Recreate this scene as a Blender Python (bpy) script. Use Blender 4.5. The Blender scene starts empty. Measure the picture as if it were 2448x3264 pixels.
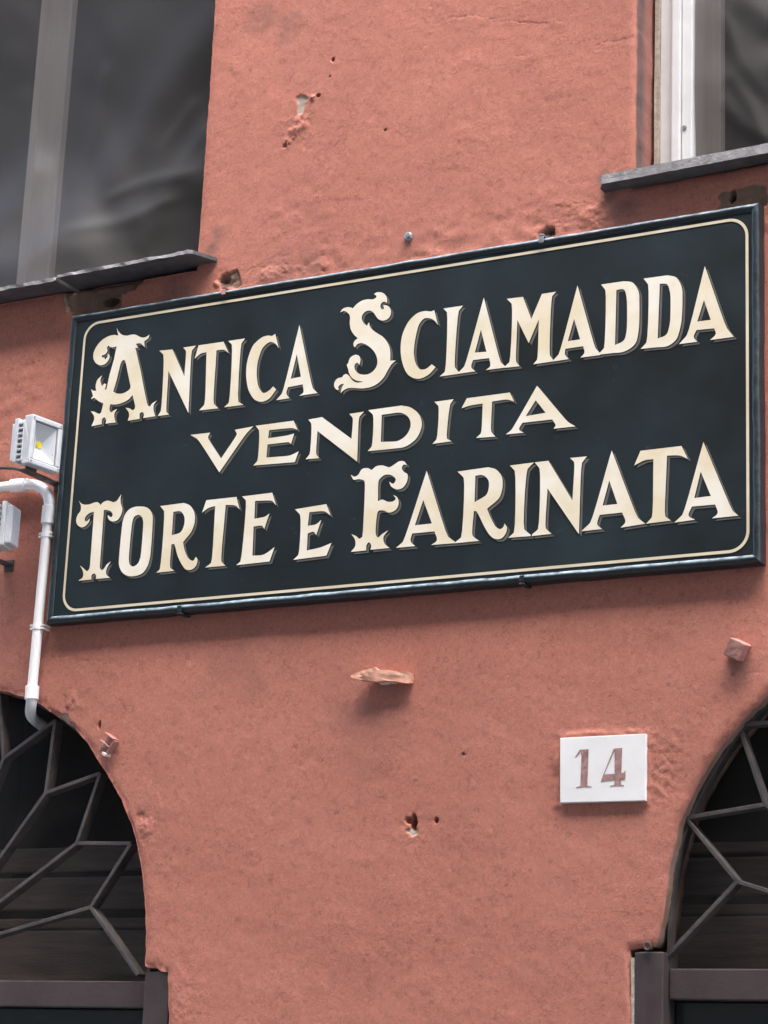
import bpy, bmesh, math, random
import numpy as np
from mathutils import Vector, Matrix
from mathutils.geometry import delaunay_2d_cdt, tessellate_polygon

# ------------------------------------------------------------------ camera, sky, sun, exposure
scene = bpy.context.scene
COL = scene.collection
cam_data = bpy.data.cameras.new("camera")
cam = bpy.data.objects.new("camera", cam_data)
COL.objects.link(cam)
cam_rot = Matrix([[0.879287, 0.093289, 0.467067], [0.474595, -0.254311, -0.842666], [0.040169, 0.962613, -0.267887]])
cam.matrix_world = Matrix.Translation((2.131, -3.825, 1.65)) @ cam_rot.to_4x4()
cam_data.sensor_fit = 'VERTICAL'
cam_data.sensor_height = 36.0
cam_data.sensor_width = 27.0
cam_data.lens = 78.508
cam_data.clip_start = 0.05
cam_data.clip_end = 500.0
scene.camera = cam

world = bpy.data.worlds.new("World")
scene.world = world
world.use_nodes = True
wn = world.node_tree
wn.nodes.clear()
sky = wn.nodes.new('ShaderNodeTexSky')
sky.sky_type = 'NISHITA'
sky.sun_disc = False
SUN_FROM = Vector((0.30, -0.70, 1.25)).normalized()
sky.sun_elevation = math.asin(SUN_FROM.z)
sky.sun_rotation = math.atan2(SUN_FROM.x, SUN_FROM.y)
sky.air_density = 1.0
sky.dust_density = 4.0
sky.ozone_density = 1.0
bg = wn.nodes.new('ShaderNodeBackground')
bg.inputs['Strength'].default_value = 0.12
wo = wn.nodes.new('ShaderNodeOutputWorld')
wn.links.new(sky.outputs[0], bg.inputs[0])
wn.links.new(bg.outputs[0], wo.inputs[0])

sun_data = bpy.data.lights.new("sun", 'SUN')
sun_data.energy = 1.1
sun_data.angle = math.radians(60)
sun_data.color = (1.0, 0.97, 0.93)
sun = bpy.data.objects.new("sun", sun_data)
COL.objects.link(sun)
sun.location = (2, -5, 9)
sun.rotation_euler = SUN_FROM.to_track_quat('Z', 'Y').to_euler()

scene.view_settings.view_transform = 'Standard'
scene.view_settings.look = 'None'
scene.view_settings.gamma = 1.0
scene.view_settings.exposure = 3.13

random.seed(7)
rng = np.random.default_rng(11)

# ------------------------------------------------------------------ numpy value noise
def _hash(ix, iy, s):
    n = (ix.astype(np.int64) * 374761393 + iy.astype(np.int64) * 668265263 + s * 974711) & 0x7fffffff
    n = ((n ^ (n >> 13)) * 1274126177) & 0x7fffffff
    return ((n ^ (n >> 16)) & 0xffff) / 65535.0
def vnoise(x, y, s=0):
    x = np.asarray(x, float); y = np.asarray(y, float)
    ix = np.floor(x); iy = np.floor(y)
    fx = x - ix; fy = y - iy
    fx = fx * fx * (3 - 2 * fx); fy = fy * fy * (3 - 2 * fy)
    a = _hash(ix, iy, s); b = _hash(ix + 1, iy, s); c = _hash(ix, iy + 1, s); d = _hash(ix + 1, iy + 1, s)
    return (a * (1 - fx) + b * fx) * (1 - fy) + (c * (1 - fx) + d * fx) * fy * 1.0 - 0.5
def fbm(x, y, s=0, o=4):
    t = 0; amp = 1.0; f = 1.0
    for k in range(o):
        t = t + amp * vnoise(np.asarray(x) * f + 17.3 * k, np.asarray(y) * f + 5.1 * k, s + k)
        amp *= 0.5; f *= 2.03
    return t

# ------------------------------------------------------------------ materials
def new_mat(name):
    m = bpy.data.materials.new(name)
    m.use_nodes = True
    nt = m.node_tree
    nt.nodes.clear()
    out = nt.nodes.new('ShaderNodeOutputMaterial')
    b = nt.nodes.new('ShaderNodeBsdfPrincipled')
    nt.links.new(b.outputs[0], out.inputs[0])
    return m, nt, b, out
def N(nt, kind, **kw):
    n = nt.nodes.new(kind)
    for k, v in kw.items():
        if k in n.inputs.keys() if hasattr(n.inputs, 'keys') else False:
            n.inputs[k].default_value = v
        else:
            setattr(n, k, v)
    return n
def coords(nt, scale=(1, 1, 1)):
    tc = nt.nodes.new('ShaderNodeTexCoord')
    mp = nt.nodes.new('ShaderNodeMapping')
    mp.inputs['Scale'].default_value = scale
    nt.links.new(tc.outputs['Object'], mp.inputs['Vector'])
    return mp.outputs['Vector']
def noise(nt, vec, scale, detail=4.0, rough=0.55):
    n = nt.nodes.new('ShaderNodeTexNoise')
    n.inputs['Scale'].default_value = scale
    n.inputs['Detail'].default_value = detail
    n.inputs['Roughness'].default_value = rough
    nt.links.new(vec, n.inputs['Vector'])
    return n.outputs['Fac']
def ramp(nt, fac, p0, p1, c0=(0, 0, 0, 1), c1=(1, 1, 1, 1)):
    r = nt.nodes.new('ShaderNodeValToRGB')
    r.color_ramp.elements[0].position = p0
    r.color_ramp.elements[1].position = p1
    r.color_ramp.elements[0].color = c0
    r.color_ramp.elements[1].color = c1
    nt.links.new(fac, r.inputs[0])
    return r.outputs[0]
def mixc(nt, fac, a, b, mode='MIX'):
    m = nt.nodes.new('ShaderNodeMix')
    m.data_type = 'RGBA'
    m.blend_type = mode
    for sock, v in ((m.inputs[0], fac), (m.inputs[6], a), (m.inputs[7], b)):
        if isinstance(v, (int, float)):
            sock.default_value = v
        elif isinstance(v, tuple):
            sock.default_value = v if len(v) == 4 else v + (1,)
        else:
            nt.links.new(v, sock)
    return m.outputs[2]
def math_(nt, op, a, b=None, clamp=False):
    m = nt.nodes.new('ShaderNodeMath')
    m.operation = op
    m.use_clamp = clamp
    for sock, v in ((m.inputs[0], a), (m.inputs[1], b)):
        if v is None:
            continue
        if isinstance(v, (int, float)):
            sock.default_value = v
        else:
            nt.links.new(v, sock)
    return m.outputs[0]
def bump(nt, height, strength, dist, normal=None):
    b = nt.nodes.new('ShaderNodeBump')
    b.inputs['Strength'].default_value = strength
    b.inputs['Distance'].default_value = dist
    nt.links.new(height, b.inputs['Height'])
    if normal is not None:
        nt.links.new(normal, b.inputs['Normal'])
    return b.outputs[0]

def simple(name, c0, c1=None, rough=0.6, nscale=30, bscale=120, bstr=0.15, bdist=0.002, metallic=0.0, spec=0.5, stretch=(1, 1, 1), rvar=0.15):
    m, nt, b, out = new_mat(name)
    v = coords(nt, stretch)
    n1 = noise(nt, v, nscale, 5)
    c = mixc(nt, ramp(nt, n1, 0.3, 0.7), c0 + (1,), (c1 or c0) + (1,))
    nt.links.new(c, b.inputs['Base Color'])
    n2 = noise(nt, v, bscale, 4)
    nt.links.new(bump(nt, n2, bstr, bdist), b.inputs['Normal'])
    rr = nt.nodes.new('ShaderNodeMapRange')
    rr.inputs['To Min'].default_value = max(0.02, rough - rvar)
    rr.inputs['To Max'].default_value = min(1, rough + rvar)
    nt.links.new(noise(nt, v, nscale * 2.3, 3), rr.inputs['Value'])
    nt.links.new(rr.outputs[0], b.inputs['Roughness'])
    b.inputs['Metallic'].default_value = metallic
    b.inputs['Specular IOR Level'].default_value = spec
    return m

def plaster_material():
    m, nt, b, out = new_mat("salmon_stucco")
    v = coords(nt)
    att = nt.nodes.new('ShaderNodeAttribute')
    att.attribute_name = 'wear'
    sep = nt.nodes.new('ShaderNodeSeparateColor')
    nt.links.new(att.outputs['Color'], sep.inputs[0])
    big = noise(nt, v, 2.6, 6, 0.6)
    mid = noise(nt, v, 14, 6, 0.65)
    fine = noise(nt, v, 110, 5, 0.6)
    base = mixc(nt, ramp(nt, big, 0.32, 0.68), (0.470, 0.178, 0.128), (0.535, 0.218, 0.160))
    base = mixc(nt, math_(nt, 'MULTIPLY', ramp(nt, mid, 0.50, 0.78), 0.55), base, (0.400, 0.152, 0.114))
    base = mixc(nt, math_(nt, 'MULTIPLY', ramp(nt, fine, 0.52, 0.80), 0.40), base, (0.59, 0.275, 0.215))
    base = mixc(nt, math_(nt, 'MULTIPLY', ramp(nt, fine, 0.47, 0.25), 0.35), base, (0.35, 0.125, 0.095))
    stain = ramp(nt, noise(nt, coords(nt, (1.0, 1.0, 0.75)), 1.9, 7, 0.68), 0.46, 0.68)
    base = mixc(nt, math_(nt, 'MULTIPLY', stain, 0.42), base, (0.335, 0.140, 0.112))
    fade = ramp(nt, noise(nt, coords(nt, (1.0, 1.0, 0.8)), 3.3, 6, 0.62), 0.56, 0.74)
    base = mixc(nt, math_(nt, 'MULTIPLY', fade, 0.35), base, (0.56, 0.262, 0.212))
    spk = ramp(nt, noise(nt, v, 47, 5, 0.72), 0.62, 0.72)
    base = mixc(nt, math_(nt, 'MULTIPLY', spk, 0.30), base, (0.275, 0.115, 0.092))
    sp2 = noise(nt, v, 260, 3, 0.7)
    base = mixc(nt, math_(nt, 'MULTIPLY', ramp(nt, sp2, 0.58, 0.70), 0.36), base, (0.29, 0.112, 0.085))
    base = mixc(nt, math_(nt, 'MULTIPLY', ramp(nt, sp2, 0.42, 0.30), 0.34), base, (0.58, 0.255, 0.195))
    for sc, lo, hi, col, amt in ((215, 0.66, 0.86, (0.225, 0.085, 0.066), 0.26), (250, 0.70, 0.88, (0.66, 0.33, 0.255), 0.24), (120, 0.90, 0.97, (0.19, 0.078, 0.062), 0.34)):
        vo = nt.nodes.new('ShaderNodeTexVoronoi')
        vo.inputs['Scale'].default_value = sc
        mv = nt.nodes.new('ShaderNodeMapping')
        mv.inputs['Location'].default_value = (sc * 0.013, sc * 0.007, sc * 0.011)
        nt.links.new(v, mv.inputs['Vector'])
        nt.links.new(mv.outputs[0], vo.inputs['Vector'])
        sc2 = nt.nodes.new('ShaderNodeSeparateColor')
        nt.links.new(vo.outputs['Color'], sc2.inputs[0])
        dot = math_(nt, 'MULTIPLY', ramp(nt, vo.outputs['Distance'], 0.42, 0.16), ramp(nt, sc2.outputs[0], lo, hi))
        dot = math_(nt, 'MULTIPLY', dot, math_(nt, 'ADD', 0.35, ramp(nt, mid, 0.35, 0.65)), True)
        base = mixc(nt, math_(nt, 'MULTIPLY', dot, amt), base, col)
    # grime, exposed mortar, pale chips
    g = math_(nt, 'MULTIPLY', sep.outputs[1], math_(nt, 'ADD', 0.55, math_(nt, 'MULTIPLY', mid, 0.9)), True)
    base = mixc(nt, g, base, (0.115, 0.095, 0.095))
    nse = math_(nt, 'ADD', sep.outputs[0], math_(nt, 'MULTIPLY', math_(nt, 'SUBTRACT', fine, 0.5), 0.5))
    mort = mixc(nt, ramp(nt, mid, 0.35, 0.65), (0.20, 0.125, 0.09), (0.29, 0.20, 0.155))
    base = mixc(nt, ramp(nt, nse, 0.42, 0.56), base, mort)
    nsp = math_(nt, 'ADD', sep.outputs[2], math_(nt, 'MULTIPLY', math_(nt, 'SUBTRACT', fine, 0.5), 0.7))
    base = mixc(nt, ramp(nt, nsp, 0.45, 0.60), base, (0.47, 0.40, 0.34))
    base = mixc(nt, 1.0, base, (0.865, 0.825, 0.805), 'MULTIPLY')
    nt.links.new(base, b.inputs['Base Color'])
    b.inputs['Roughness'].default_value = 0.88
    b.inputs['Specular IOR Level'].default_value = 0.25
    # relief: trowel drag, sand grain, scattered blobs and pinholes
    vs = coords(nt, (1.0, 1.0, 1.5))
    drag = noise(nt, vs, 26, 5, 0.6)
    grain = noise(nt, v, 210, 3, 0.6)
    vor = nt.nodes.new('ShaderNodeTexVoronoi')
    vor.inputs['Scale'].default_value = 58
    nt.links.new(v, vor.inputs['Vector'])
    sepv = nt.nodes.new('ShaderNodeSeparateColor')
    nt.links.new(vor.outputs['Color'], sepv.inputs[0])
    blob = math_(nt, 'MULTIPLY', ramp(nt, vor.outputs['Distance'], 0.28, 0.06), ramp(nt, sepv.outputs[0], 0.62, 0.95))
    pit = math_(nt, 'MULTIPLY', ramp(nt, vor.outputs['Distance'], 0.16, 0.05), ramp(nt, sepv.outputs[1], 0.86, 0.90))
    patchy = ramp(nt, noise(nt, v, 4.2, 4, 0.6), 0.40, 0.66)
    blob = math_(nt, 'MULTIPLY', blob, patchy)
    grain = math_(nt, 'MULTIPLY', grain, math_(nt, 'ADD', 0.45, patchy))
    grain2 = math_(nt, 'MULTIPLY', noise(nt, v, 95, 4, 0.6), math_(nt, 'MULTIPLY', patchy, 0.9))
    h = math_(nt, 'ADD', math_(nt, 'MULTIPLY', drag, 0.32), math_(nt, 'MULTIPLY', grain, 0.36))
    h = math_(nt, 'ADD', h, math_(nt, 'MULTIPLY', grain2, 0.7))
    h = math_(nt, 'ADD', h, math_(nt, 'MULTIPLY', blob, 2.6))
    h = math_(nt, 'SUBTRACT', h, math_(nt, 'MULTIPLY', pit, 1.2))
    nt.links.new(bump(nt, h, 1.0, 0.00135), b.inputs['Normal'])
    return m

def sign_panel_material():
    m, nt, b, out = new_mat("dark_sign_enamel")
    v = coords(nt)
    n = noise(nt, v, 3.5, 5, 0.6)
    f = noise(nt, v, 55, 4)
    c = mixc(nt, ramp(nt, n, 0.38, 0.66), (0.0068, 0.0105, 0.0118), (0.0125, 0.0235, 0.0280))
    sp = math_(nt, 'MULTIPLY', ramp(nt, noise(nt, v, 34, 7, 0.75), 0.64, 0.76), 0.34)
    c = mixc(nt, sp, c, (0.10, 0.13, 0.15))
    nt.links.new(c, b.inputs['Base Color'])
    rr = nt.nodes.new('ShaderNodeMapRange')
    rr.inputs['To Min'].default_value = 0.36
    rr.inputs['To Max'].default_value = 0.58
    nt.links.new(n, rr.inputs['Value'])
    nt.links.new(rr.outputs[0], b.inputs['Roughness'])
    nt.links.new(bump(nt, f, 0.12, 0.001), b.inputs['Normal'])
    b.inputs['Specular IOR Level'].default_value = 0.3
    return m

def letter_material():
    m, nt, b, out = new_mat("cream_sign_paint")
    v = coords(nt)
    n = noise(nt, v, 9, 4)
    c = mixc(nt, ramp(nt, n, 0.38, 0.62), (0.72, 0.63, 0.445), (0.80, 0.755, 0.65))
    w = math_(nt, 'MULTIPLY', ramp(nt, noise(nt, v, 70, 6, 0.7), 0.62, 0.74), 0.22)
    c = mixc(nt, w, c, (0.42, 0.36, 0.27))
    nt.links.new(c, b.inputs['Base Color'])
    b.inputs['Roughness'].default_value = 0.42
    nt.links.new(bump(nt, noise(nt, v, 90, 3), 0.08, 0.001), b.inputs['Normal'])
    return m

def moulding_material():
    m, nt, b, out = new_mat("dark_teal_moulding_paint")
    v = coords(nt)
    n = noise(nt, v, 24, 6, 0.65)
    c = mixc(nt, ramp(nt, n, 0.35, 0.7), (0.008, 0.015, 0.018), (0.014, 0.026, 0.030))
    geo = nt.nodes.new('ShaderNodeNewGeometry')
    ed = ramp(nt, geo.outputs['Pointiness'], 0.52, 0.60)
    ed = math_(nt, 'MULTIPLY', ed, ramp(nt, noise(nt, v, 60, 5, 0.7), 0.45, 0.62))
    c = mixc(nt, math_(nt, 'MULTIPLY', ed, 0.5), c, (0.16, 0.20, 0.20))
    dust = math_(nt, 'MULTIPLY', ramp(nt, noise(nt, v, 85, 6, 0.75), 0.58, 0.72), 0.35)
    c = mixc(nt, dust, c, (0.10, 0.13, 0.135))
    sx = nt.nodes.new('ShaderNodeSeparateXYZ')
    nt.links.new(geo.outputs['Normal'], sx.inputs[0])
    sky_rim = math_(nt, 'MULTIPLY', ramp(nt, sx.outputs[2], 0.08, 0.62), ramp(nt, noise(nt, v, 40, 6, 0.7), 0.32, 0.60), True)
    c = mixc(nt, sky_rim, c, (0.31, 0.39, 0.44))  # sky highlight on upward-facing moulding, put into the colour
    nt.links.new(c, b.inputs['Base Color'])
    b.inputs['Roughness'].default_value = 0.38
    nt.links.new(bump(nt, noise(nt, v, 140, 4), 0.25, 0.001), b.inputs['Normal'])
    return m

def net_material(name, alpha, col):
    m, nt, b, out = new_mat(name)
    b.inputs['Base Color'].default_value = col + (1,)
    b.inputs['Roughness'].default_value = 0.55
    b.inputs['Sheen Weight'].default_value = 0.04
    tr = nt.nodes.new('ShaderNodeBsdfTransparent')
    mx = nt.nodes.new('ShaderNodeMixShader')
    v = coords(nt)
    n = noise(nt, v, 6, 4)
    a = math_(nt, 'ADD', alpha - 0.06, math_(nt, 'MULTIPLY', n, 0.12), True)
    nt.links.new(a, mx.inputs[0])
    nt.links.new(tr.outputs[0], mx.inputs[1])
    nt.links.new(b.outputs[0], mx.inputs[2])
    nt.links.new(mx.outputs[0], out.inputs[0])
    return m

def clear_glass():
    m, nt, b, out = new_mat("clear_lamp_glass")
    gl = nt.nodes.new('ShaderNodeBsdfGlossy')
    gl.inputs['Roughness'].default_value = 0.05
    tr = nt.nodes.new('ShaderNodeBsdfTransparent')
    fr = nt.nodes.new('ShaderNodeLayerWeight')
    fr.inputs[0].default_value = 0.12
    mx = nt.nodes.new('ShaderNodeMixShader')
    nt.links.new(fr.outputs[0], mx.inputs[0])
    nt.links.new(tr.outputs[0], mx.inputs[1])
    nt.links.new(gl.outputs[0], mx.inputs[2])
    nt.links.new(mx.outputs[0], out.inputs[0])
    return m

M = dict(
    wall=plaster_material(),
    panel=sign_panel_material(),
    letter=letter_material(),
    shade=simple("grey_shade_paint", (0.090, 0.088, 0.080), (0.13, 0.127, 0.115), 0.5, 40, 90, 0.05),
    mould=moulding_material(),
    stripe=simple("cream_line_paint", (0.60, 0.51, 0.36), (0.70, 0.62, 0.47), 0.45, 12, 90, 0.05),
    slate=simple("dark_slate", (0.055, 0.052, 0.054), (0.095, 0.088, 0.088), 0.75, 34, 160, 0.5, 0.003),
    slate_edge=simple("chipped_lit_slate_edge", (0.17, 0.165, 0.17), (0.31, 0.30, 0.30), 0.75, 44, 160, 0.6, 0.003),  # paler broken slate, with skylight on the front faces painted in
    iron=simple("dark_iron_paint", (0.040, 0.038, 0.041), (0.098, 0.080, 0.072), 0.55, 26, 150, 0.6, 0.002, spec=0.4),
    brown=simple("brown_door_frame_paint", (0.040, 0.028, 0.029), (0.062, 0.044, 0.043), 0.5, 16, 120, 0.25, 0.0015),
    board=simple("weathered_dark_boards", (0.10, 0.075, 0.062), (0.19, 0.14, 0.115), 0.75, 9, 60, 0.3, 0.002, stretch=(1, 1, 9)),
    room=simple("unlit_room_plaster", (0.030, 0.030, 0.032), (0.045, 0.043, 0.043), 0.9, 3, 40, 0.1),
    pane=simple("dark_door_glass", (0.012, 0.018, 0.018), (0.018, 0.024, 0.024), 0.12, 5, 8, 0.03, 0.001, rvar=0.05),
    wpane=simple("dark_window_glass", (0.012, 0.012, 0.0125), (0.018, 0.0175, 0.018), 0.35, 5, 8, 0.03, 0.001, rvar=0.05, spec=0.2),
    white=simple("white_aluminium_paint", (0.60, 0.60, 0.61), (0.68, 0.68, 0.69), 0.35, 20, 60, 0.05, 0.001),
    oldwhite=simple("aged_white_paint", (0.50, 0.465, 0.43), (0.66, 0.63, 0.60), 0.5, 30, 80, 0.2, 0.001, stretch=(1, 1, 0.12)),
    casement=simple("cream_casement_paint", (0.46, 0.415, 0.39), (0.60, 0.56, 0.53), 0.5, 22, 80, 0.2, 0.001, stretch=(1, 1, 0.1)),
    mortar=simple("pale_mortar", (0.30, 0.26, 0.21), (0.46, 0.41, 0.35), 0.9, 60, 180, 0.8, 0.003),
    marble=simple("white_number_marble", (0.71, 0.705, 0.69), (0.81, 0.805, 0.79), 0.42, 12, 60, 0.12, 0.0012),
    digit=simple("worn_red_number_paint", (0.21, 0.10, 0.092), (0.40, 0.245, 0.23), 0.7, 110, 160, 0.4, 0.002),
    pvc=simple("white_pvc", (0.76, 0.75, 0.735), (0.81, 0.80, 0.79), 0.38, 14, 40, 0.04, 0.001),
    lamp=simple("pale_grey_lamp_paint", (0.53, 0.55, 0.565), (0.62, 0.64, 0.655), 0.4, 40, 150, 0.12, 0.001),
    lampdark=simple("lamp_fin_shadow_grey", (0.20, 0.195, 0.20), (0.28, 0.275, 0.28), 0.6, 40, 120, 0.2),
    reflector=simple("brushed_lamp_reflector", (0.72, 0.73, 0.74), (0.78, 0.79, 0.80), 0.32, 10, 60, 0.05, 0.001, metallic=0.3),
    led=simple("yellow_led_phosphor", (0.85, 0.66, 0.02), (0.9, 0.72, 0.05), 0.5),
    glass=clear_glass(),
    rubber=simple("black_cable_sheath", (0.02, 0.02, 0.02), (0.035, 0.033, 0.033), 0.6),
    stubpaint=simple("salmon_painted_wood", (0.50, 0.235, 0.16), (0.66, 0.36, 0.25), 0.75, 60, 120, 0.5, 0.002),
    ironpink=simple("wall_painted_iron", (0.34, 0.155, 0.128), (0.44, 0.22, 0.185), 0.65, 70, 160, 0.5, 0.0015),
    chip=simple("bare_pale_chip", (0.62, 0.53, 0.48), (0.72, 0.64, 0.58), 0.8, 60, 120, 0.4),
    steel=simple("weathered_steel", (0.17, 0.175, 0.19), (0.29, 0.295, 0.31), 0.6, 70, 160, 0.4, 0.001, metallic=0.2),
    ochre=simple("grey_brown_plaster", (0.22, 0.18, 0.14), (0.28, 0.235, 0.19), 0.9, 2.0, 40, 0.3, 0.004),
    shutter=simple("green_shutter_paint", (0.05, 0.09, 0.065), (0.07, 0.11, 0.08), 0.6, 6, 40, 0.2),
    paving=simple("stone_paving", (0.15, 0.145, 0.137), (0.20, 0.193, 0.183), 0.8, 2.0, 40, 0.4, 0.004),
    net=net_material("black_insect_net", 0.62, (0.0235, 0.0215, 0.0208)),
    mesh=net_material("rusty_wire_mesh", 0.36, (0.034, 0.032, 0.031)),
)

# ------------------------------------------------------------------ mesh helpers
def link(name, me, mat, parent=None, loc=(0, 0, 0), smooth=False):
    o = bpy.data.objects.new(name, me)
    COL.objects.link(o)
    if mat is not None and not me.materials:
        me.materials.append(mat)
    if parent is not None:
        o.parent = parent
    o.location = loc
    if smooth:
        me.polygons.foreach_set('use_smooth', [True] * len(me.polygons))
    return o
def mesh_from(name, verts, faces):
    me = bpy.data.meshes.new(name)
    me.from_pydata([tuple(v) for v in verts], [], faces)
    me.update()
    return me
def tag(o, label=None, category=None, group=None, kind=None):
    if label: o['label'] = label
    if category: o['category'] = category
    if group: o['group'] = group
    if kind: o['kind'] = kind
    return o
def empty(name, loc):
    o = bpy.data.objects.new(name, None)
    COL.objects.link(o)
    o.location = loc
    o.empty_display_size = 0.05
    return o

class MB:
    """collects shapes for one mesh; coordinates minus origin"""
    def __init__(self, origin=(0, 0, 0)):
        self.bm = bmesh.new()
        self.o = Vector(origin)
    def vs(self, pts):
        return [self.bm.verts.new(Vector(p) - self.o) for p in pts]
    def hexa(self, p, bevel=0.0):
        v = self.vs(p)
        f = [self.bm.faces.new([v[i] for i in q]) for q in ((0, 1, 2, 3), (7, 6, 5, 4), (0, 4, 5, 1), (1, 5, 6, 2), (2, 6, 7, 3), (3, 7, 4, 0))]
        if bevel:
            es = set(e for ff in f for e in ff.edges)
            bmesh.ops.bevel(self.bm, geom=list(es), offset=bevel, segments=2, affect='EDGES', profile=0.6)
    def box(self, x0, x1, y0, y1, z0, z1, bevel=0.0):
        self.hexa([(x0, y0, z0), (x1, y0, z0), (x1, y0, z1), (x0, y0, z1), (x0, y1, z0), (x1, y1, z0), (x1, y1, z1), (x0, y1, z1)], bevel)
    def tube(self, path, r, n=14, cap=True):
        path = [Vector(p) for p in path]
        rings = []
        up = Vector((0.13, -0.9, 0.31))
        for i, p in enumerate(path):
            a = path[max(i - 1, 0)]; b = path[min(i + 1, len(path) - 1)]
            t = (b - a).normalized()
            s = t.cross(up)
            if s.length < 1e-4:
                s = t.cross(Vector((1, 0, 0)))
            s.normalize(); q = s.cross(t).normalized(); up = q
            rr = r[i] if isinstance(r, (list, tuple)) else r
            rings.append(self.vs([p + (s * math.cos(2 * math.pi * k / n) + q * math.sin(2 * math.pi * k / n)) * rr for k in range(n)]))
        for a, b in zip(rings, rings[1:]):
            for k in range(n):
                self.bm.faces.new((a[k], a[(k + 1) % n], b[(k + 1) % n], b[k]))
        if cap:
            for rg, rev in ((rings[0], True), (rings[-1], False)):
                c = [self.bm.verts.new(q.co) for q in rg]
                self.bm.faces.new(c[::-1] if rev else c)
    def jitter(self, amp, cuts=0):
        if cuts:
            bmesh.ops.subdivide_edges(self.bm, edges=self.bm.edges[:], cuts=cuts, use_grid_fill=True)
        for v in self.bm.verts:
            c = v.co + self.o
            v.co += Vector((float(fbm(c.x * 60 + c.y * 31, c.z * 60, 3)), float(fbm(c.x * 55, c.z * 60 + c.y * 47, 5)), float(fbm(c.z * 70 + c.y * 13, c.x * 45, 8)))) * amp
    def build(self, name, mat, parent=None, loc=(0, 0, 0), smooth=False):
        bmesh.ops.recalc_face_normals(self.bm, faces=self.bm.faces[:])
        me = bpy.data.meshes.new(name)
        self.bm.to_mesh(me)
        self.bm.free()
        return link(name, me, mat, parent, loc, smooth)

def outline(text):
    """'x,z~ x,z ...' in 0.1 mm -> list of loops of metric points; ~ marks a smooth point"""
    loops = []
    for part in text.split('|'):
        P = []; S = []
        for t in part.split():
            S.append(t.endswith('~'))
            x, z = t.rstrip('~').split(',')
            P.append(Vector((int(x) / 1e4, int(z) / 1e4)))
        n = len(P); out = []
        def tangent(i, d):
            a, b, c = P[i - 1], P[i], P[(i + 1) % n]
            l1 = (b - a).length; l2 = (c - b).length
            if not S[i] or l1 < 1e-7 or l2 < 1e-7:
                return None
            u = (b - a) / l1 * l2 + (c - b) / l2 * l1
            if u.length < 1e-9:
                return None
            return u.normalized() * min(l1, l2)
        for i in range(n):
            j = (i + 1) % n
            a, b = P[i], P[j]
            if not (S[i] or S[j]):
                out.append(a); continue
            ta = tangent(i, 1); tb = tangent(j, 0)
            ta = (b - a) if ta is None else ta
            tb = (b - a) if tb is None else tb
            for k in range(5):
                t = k / 5
                out.append(a * (2 * t**3 - 3 * t**2 + 1) + ta * (t**3 - 2 * t**2 + t) + b * (-2 * t**3 + 3 * t**2) + tb * (t**3 - t**2))
        loops.append(out)
    return loops
def flat_shape(name, loops, y, mat, parent, origin, dx=0, dz=0, thick=0.0):
    flat = [p for l in loops for p in l]
    tris = tessellate_polygon([[Vector((p.x, p.y, 0)) for p in l] for l in loops])
    verts = [(p.x + dx - origin[0], y - origin[1], p.y + dz - origin[2]) for p in flat]
    faces = []
    for t in tris:
        a, b, c = (Vector(verts[i]) for i in t)
        nrm = (b - a).cross(c - a)
        faces.append(tuple(t) if nrm.y < 0 else (t[0], t[2], t[1]))
    return link(name, mesh_from(name, verts, faces), mat, parent)

# ------------------------------------------------------------------ street ground
mb = MB()
mb.box(-40, 40, -60, 40, -0.5, 0.0)
tag(mb.build("street_ground", M['paving']), kind='structure')

# ------------------------------------------------------------------ house added out of view across the alley to close off the low sky
ob = empty("sky_blocking_house", (0, -5.6, 0))
tag(ob, "plain grey brown plastered house, added unseen across the alley to block the low sky", "building")
mb = MB(); mb.box(-14, 16, -5.0, 0.0, 0.0, 13.2); mb.build("wall", M['ochre'], ob)
mb = MB(); mb.box(-14.2, 16.2, -5.2, 0.25, 13.21, 13.45); mb.build("cornice", M['slate'], ob)
shut = None
for kx in range(7):
    for kz in range(4):
        if shut is None:
            mb = MB(); mb.box(-0.55, 0.55, 0.001, 0.05, 0.0, 1.7, 0.01); o = mb.build("window_shutter", M['shutter'], ob, (-11 + kx * 3.7, 0, 1.2 + kz * 3.3)); shut = o.data
        else:
            link("window_shutter", shut, None, ob, (-11 + kx * 3.7, 0, 1.2 + kz * 3.3))

# ------------------------------------------------------------------ the building: stucco wall with openings
bld = empty("stucco_building", (0, 0, 0))
tag(bld, "salmon stucco building front with upper windows and arched grilled doorways", "building")

LC, LR = (-1.073, 2.003), 0.569       # left door arch
RC, RR = (1.159, 2.0226), 0.5417      # right door arch
left_arc = [(-0.5023, 2.0075), (-0.5069, 2.0632), (-0.5143, 2.1059), (-0.5255, 2.1554), (-0.5456, 2.2185), (-0.5619, 2.2528), (-0.5891, 2.3014), (-0.6243, 2.3469), (-0.6506, 2.3799), (-0.6943, 2.4302), (-0.7284, 2.4615), (-0.766, 2.4825), (-0.8176, 2.5133), (-0.8688, 2.5348), (-0.9232, 2.5483)]
right_arc = [(0.6125, 2.0154), (0.6195, 2.0472), (0.6265, 2.0933), (0.6322, 2.1423), (0.6405, 2.1723), (0.6494, 2.2102), (0.6638, 2.2458), (0.6813, 2.2808), (0.7011, 2.3134), (0.7276, 2.3508), (0.7535, 2.3802), (0.7709, 2.399), (0.8026, 2.4279), (0.8217, 2.4488)]
def resample(poly, step, closed=True):
    out = []
    n = len(poly)
    for i in range(n if closed else n - 1):
        a = Vector(poly[i]); b = Vector(poly[(i + 1) % n])
        k = max(1, int((b - a).length / step))
        out += [a.lerp(b, j / k) for j in range(k)]
    return out
a0 = math.acos((left_arc[-1][0] - LC[0]) / LR)
left_door = [(-0.4325, 0.0), (-0.4325, 1.846), (-0.4445, 1.945), (-0.500, 1.957)] + left_arc
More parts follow.
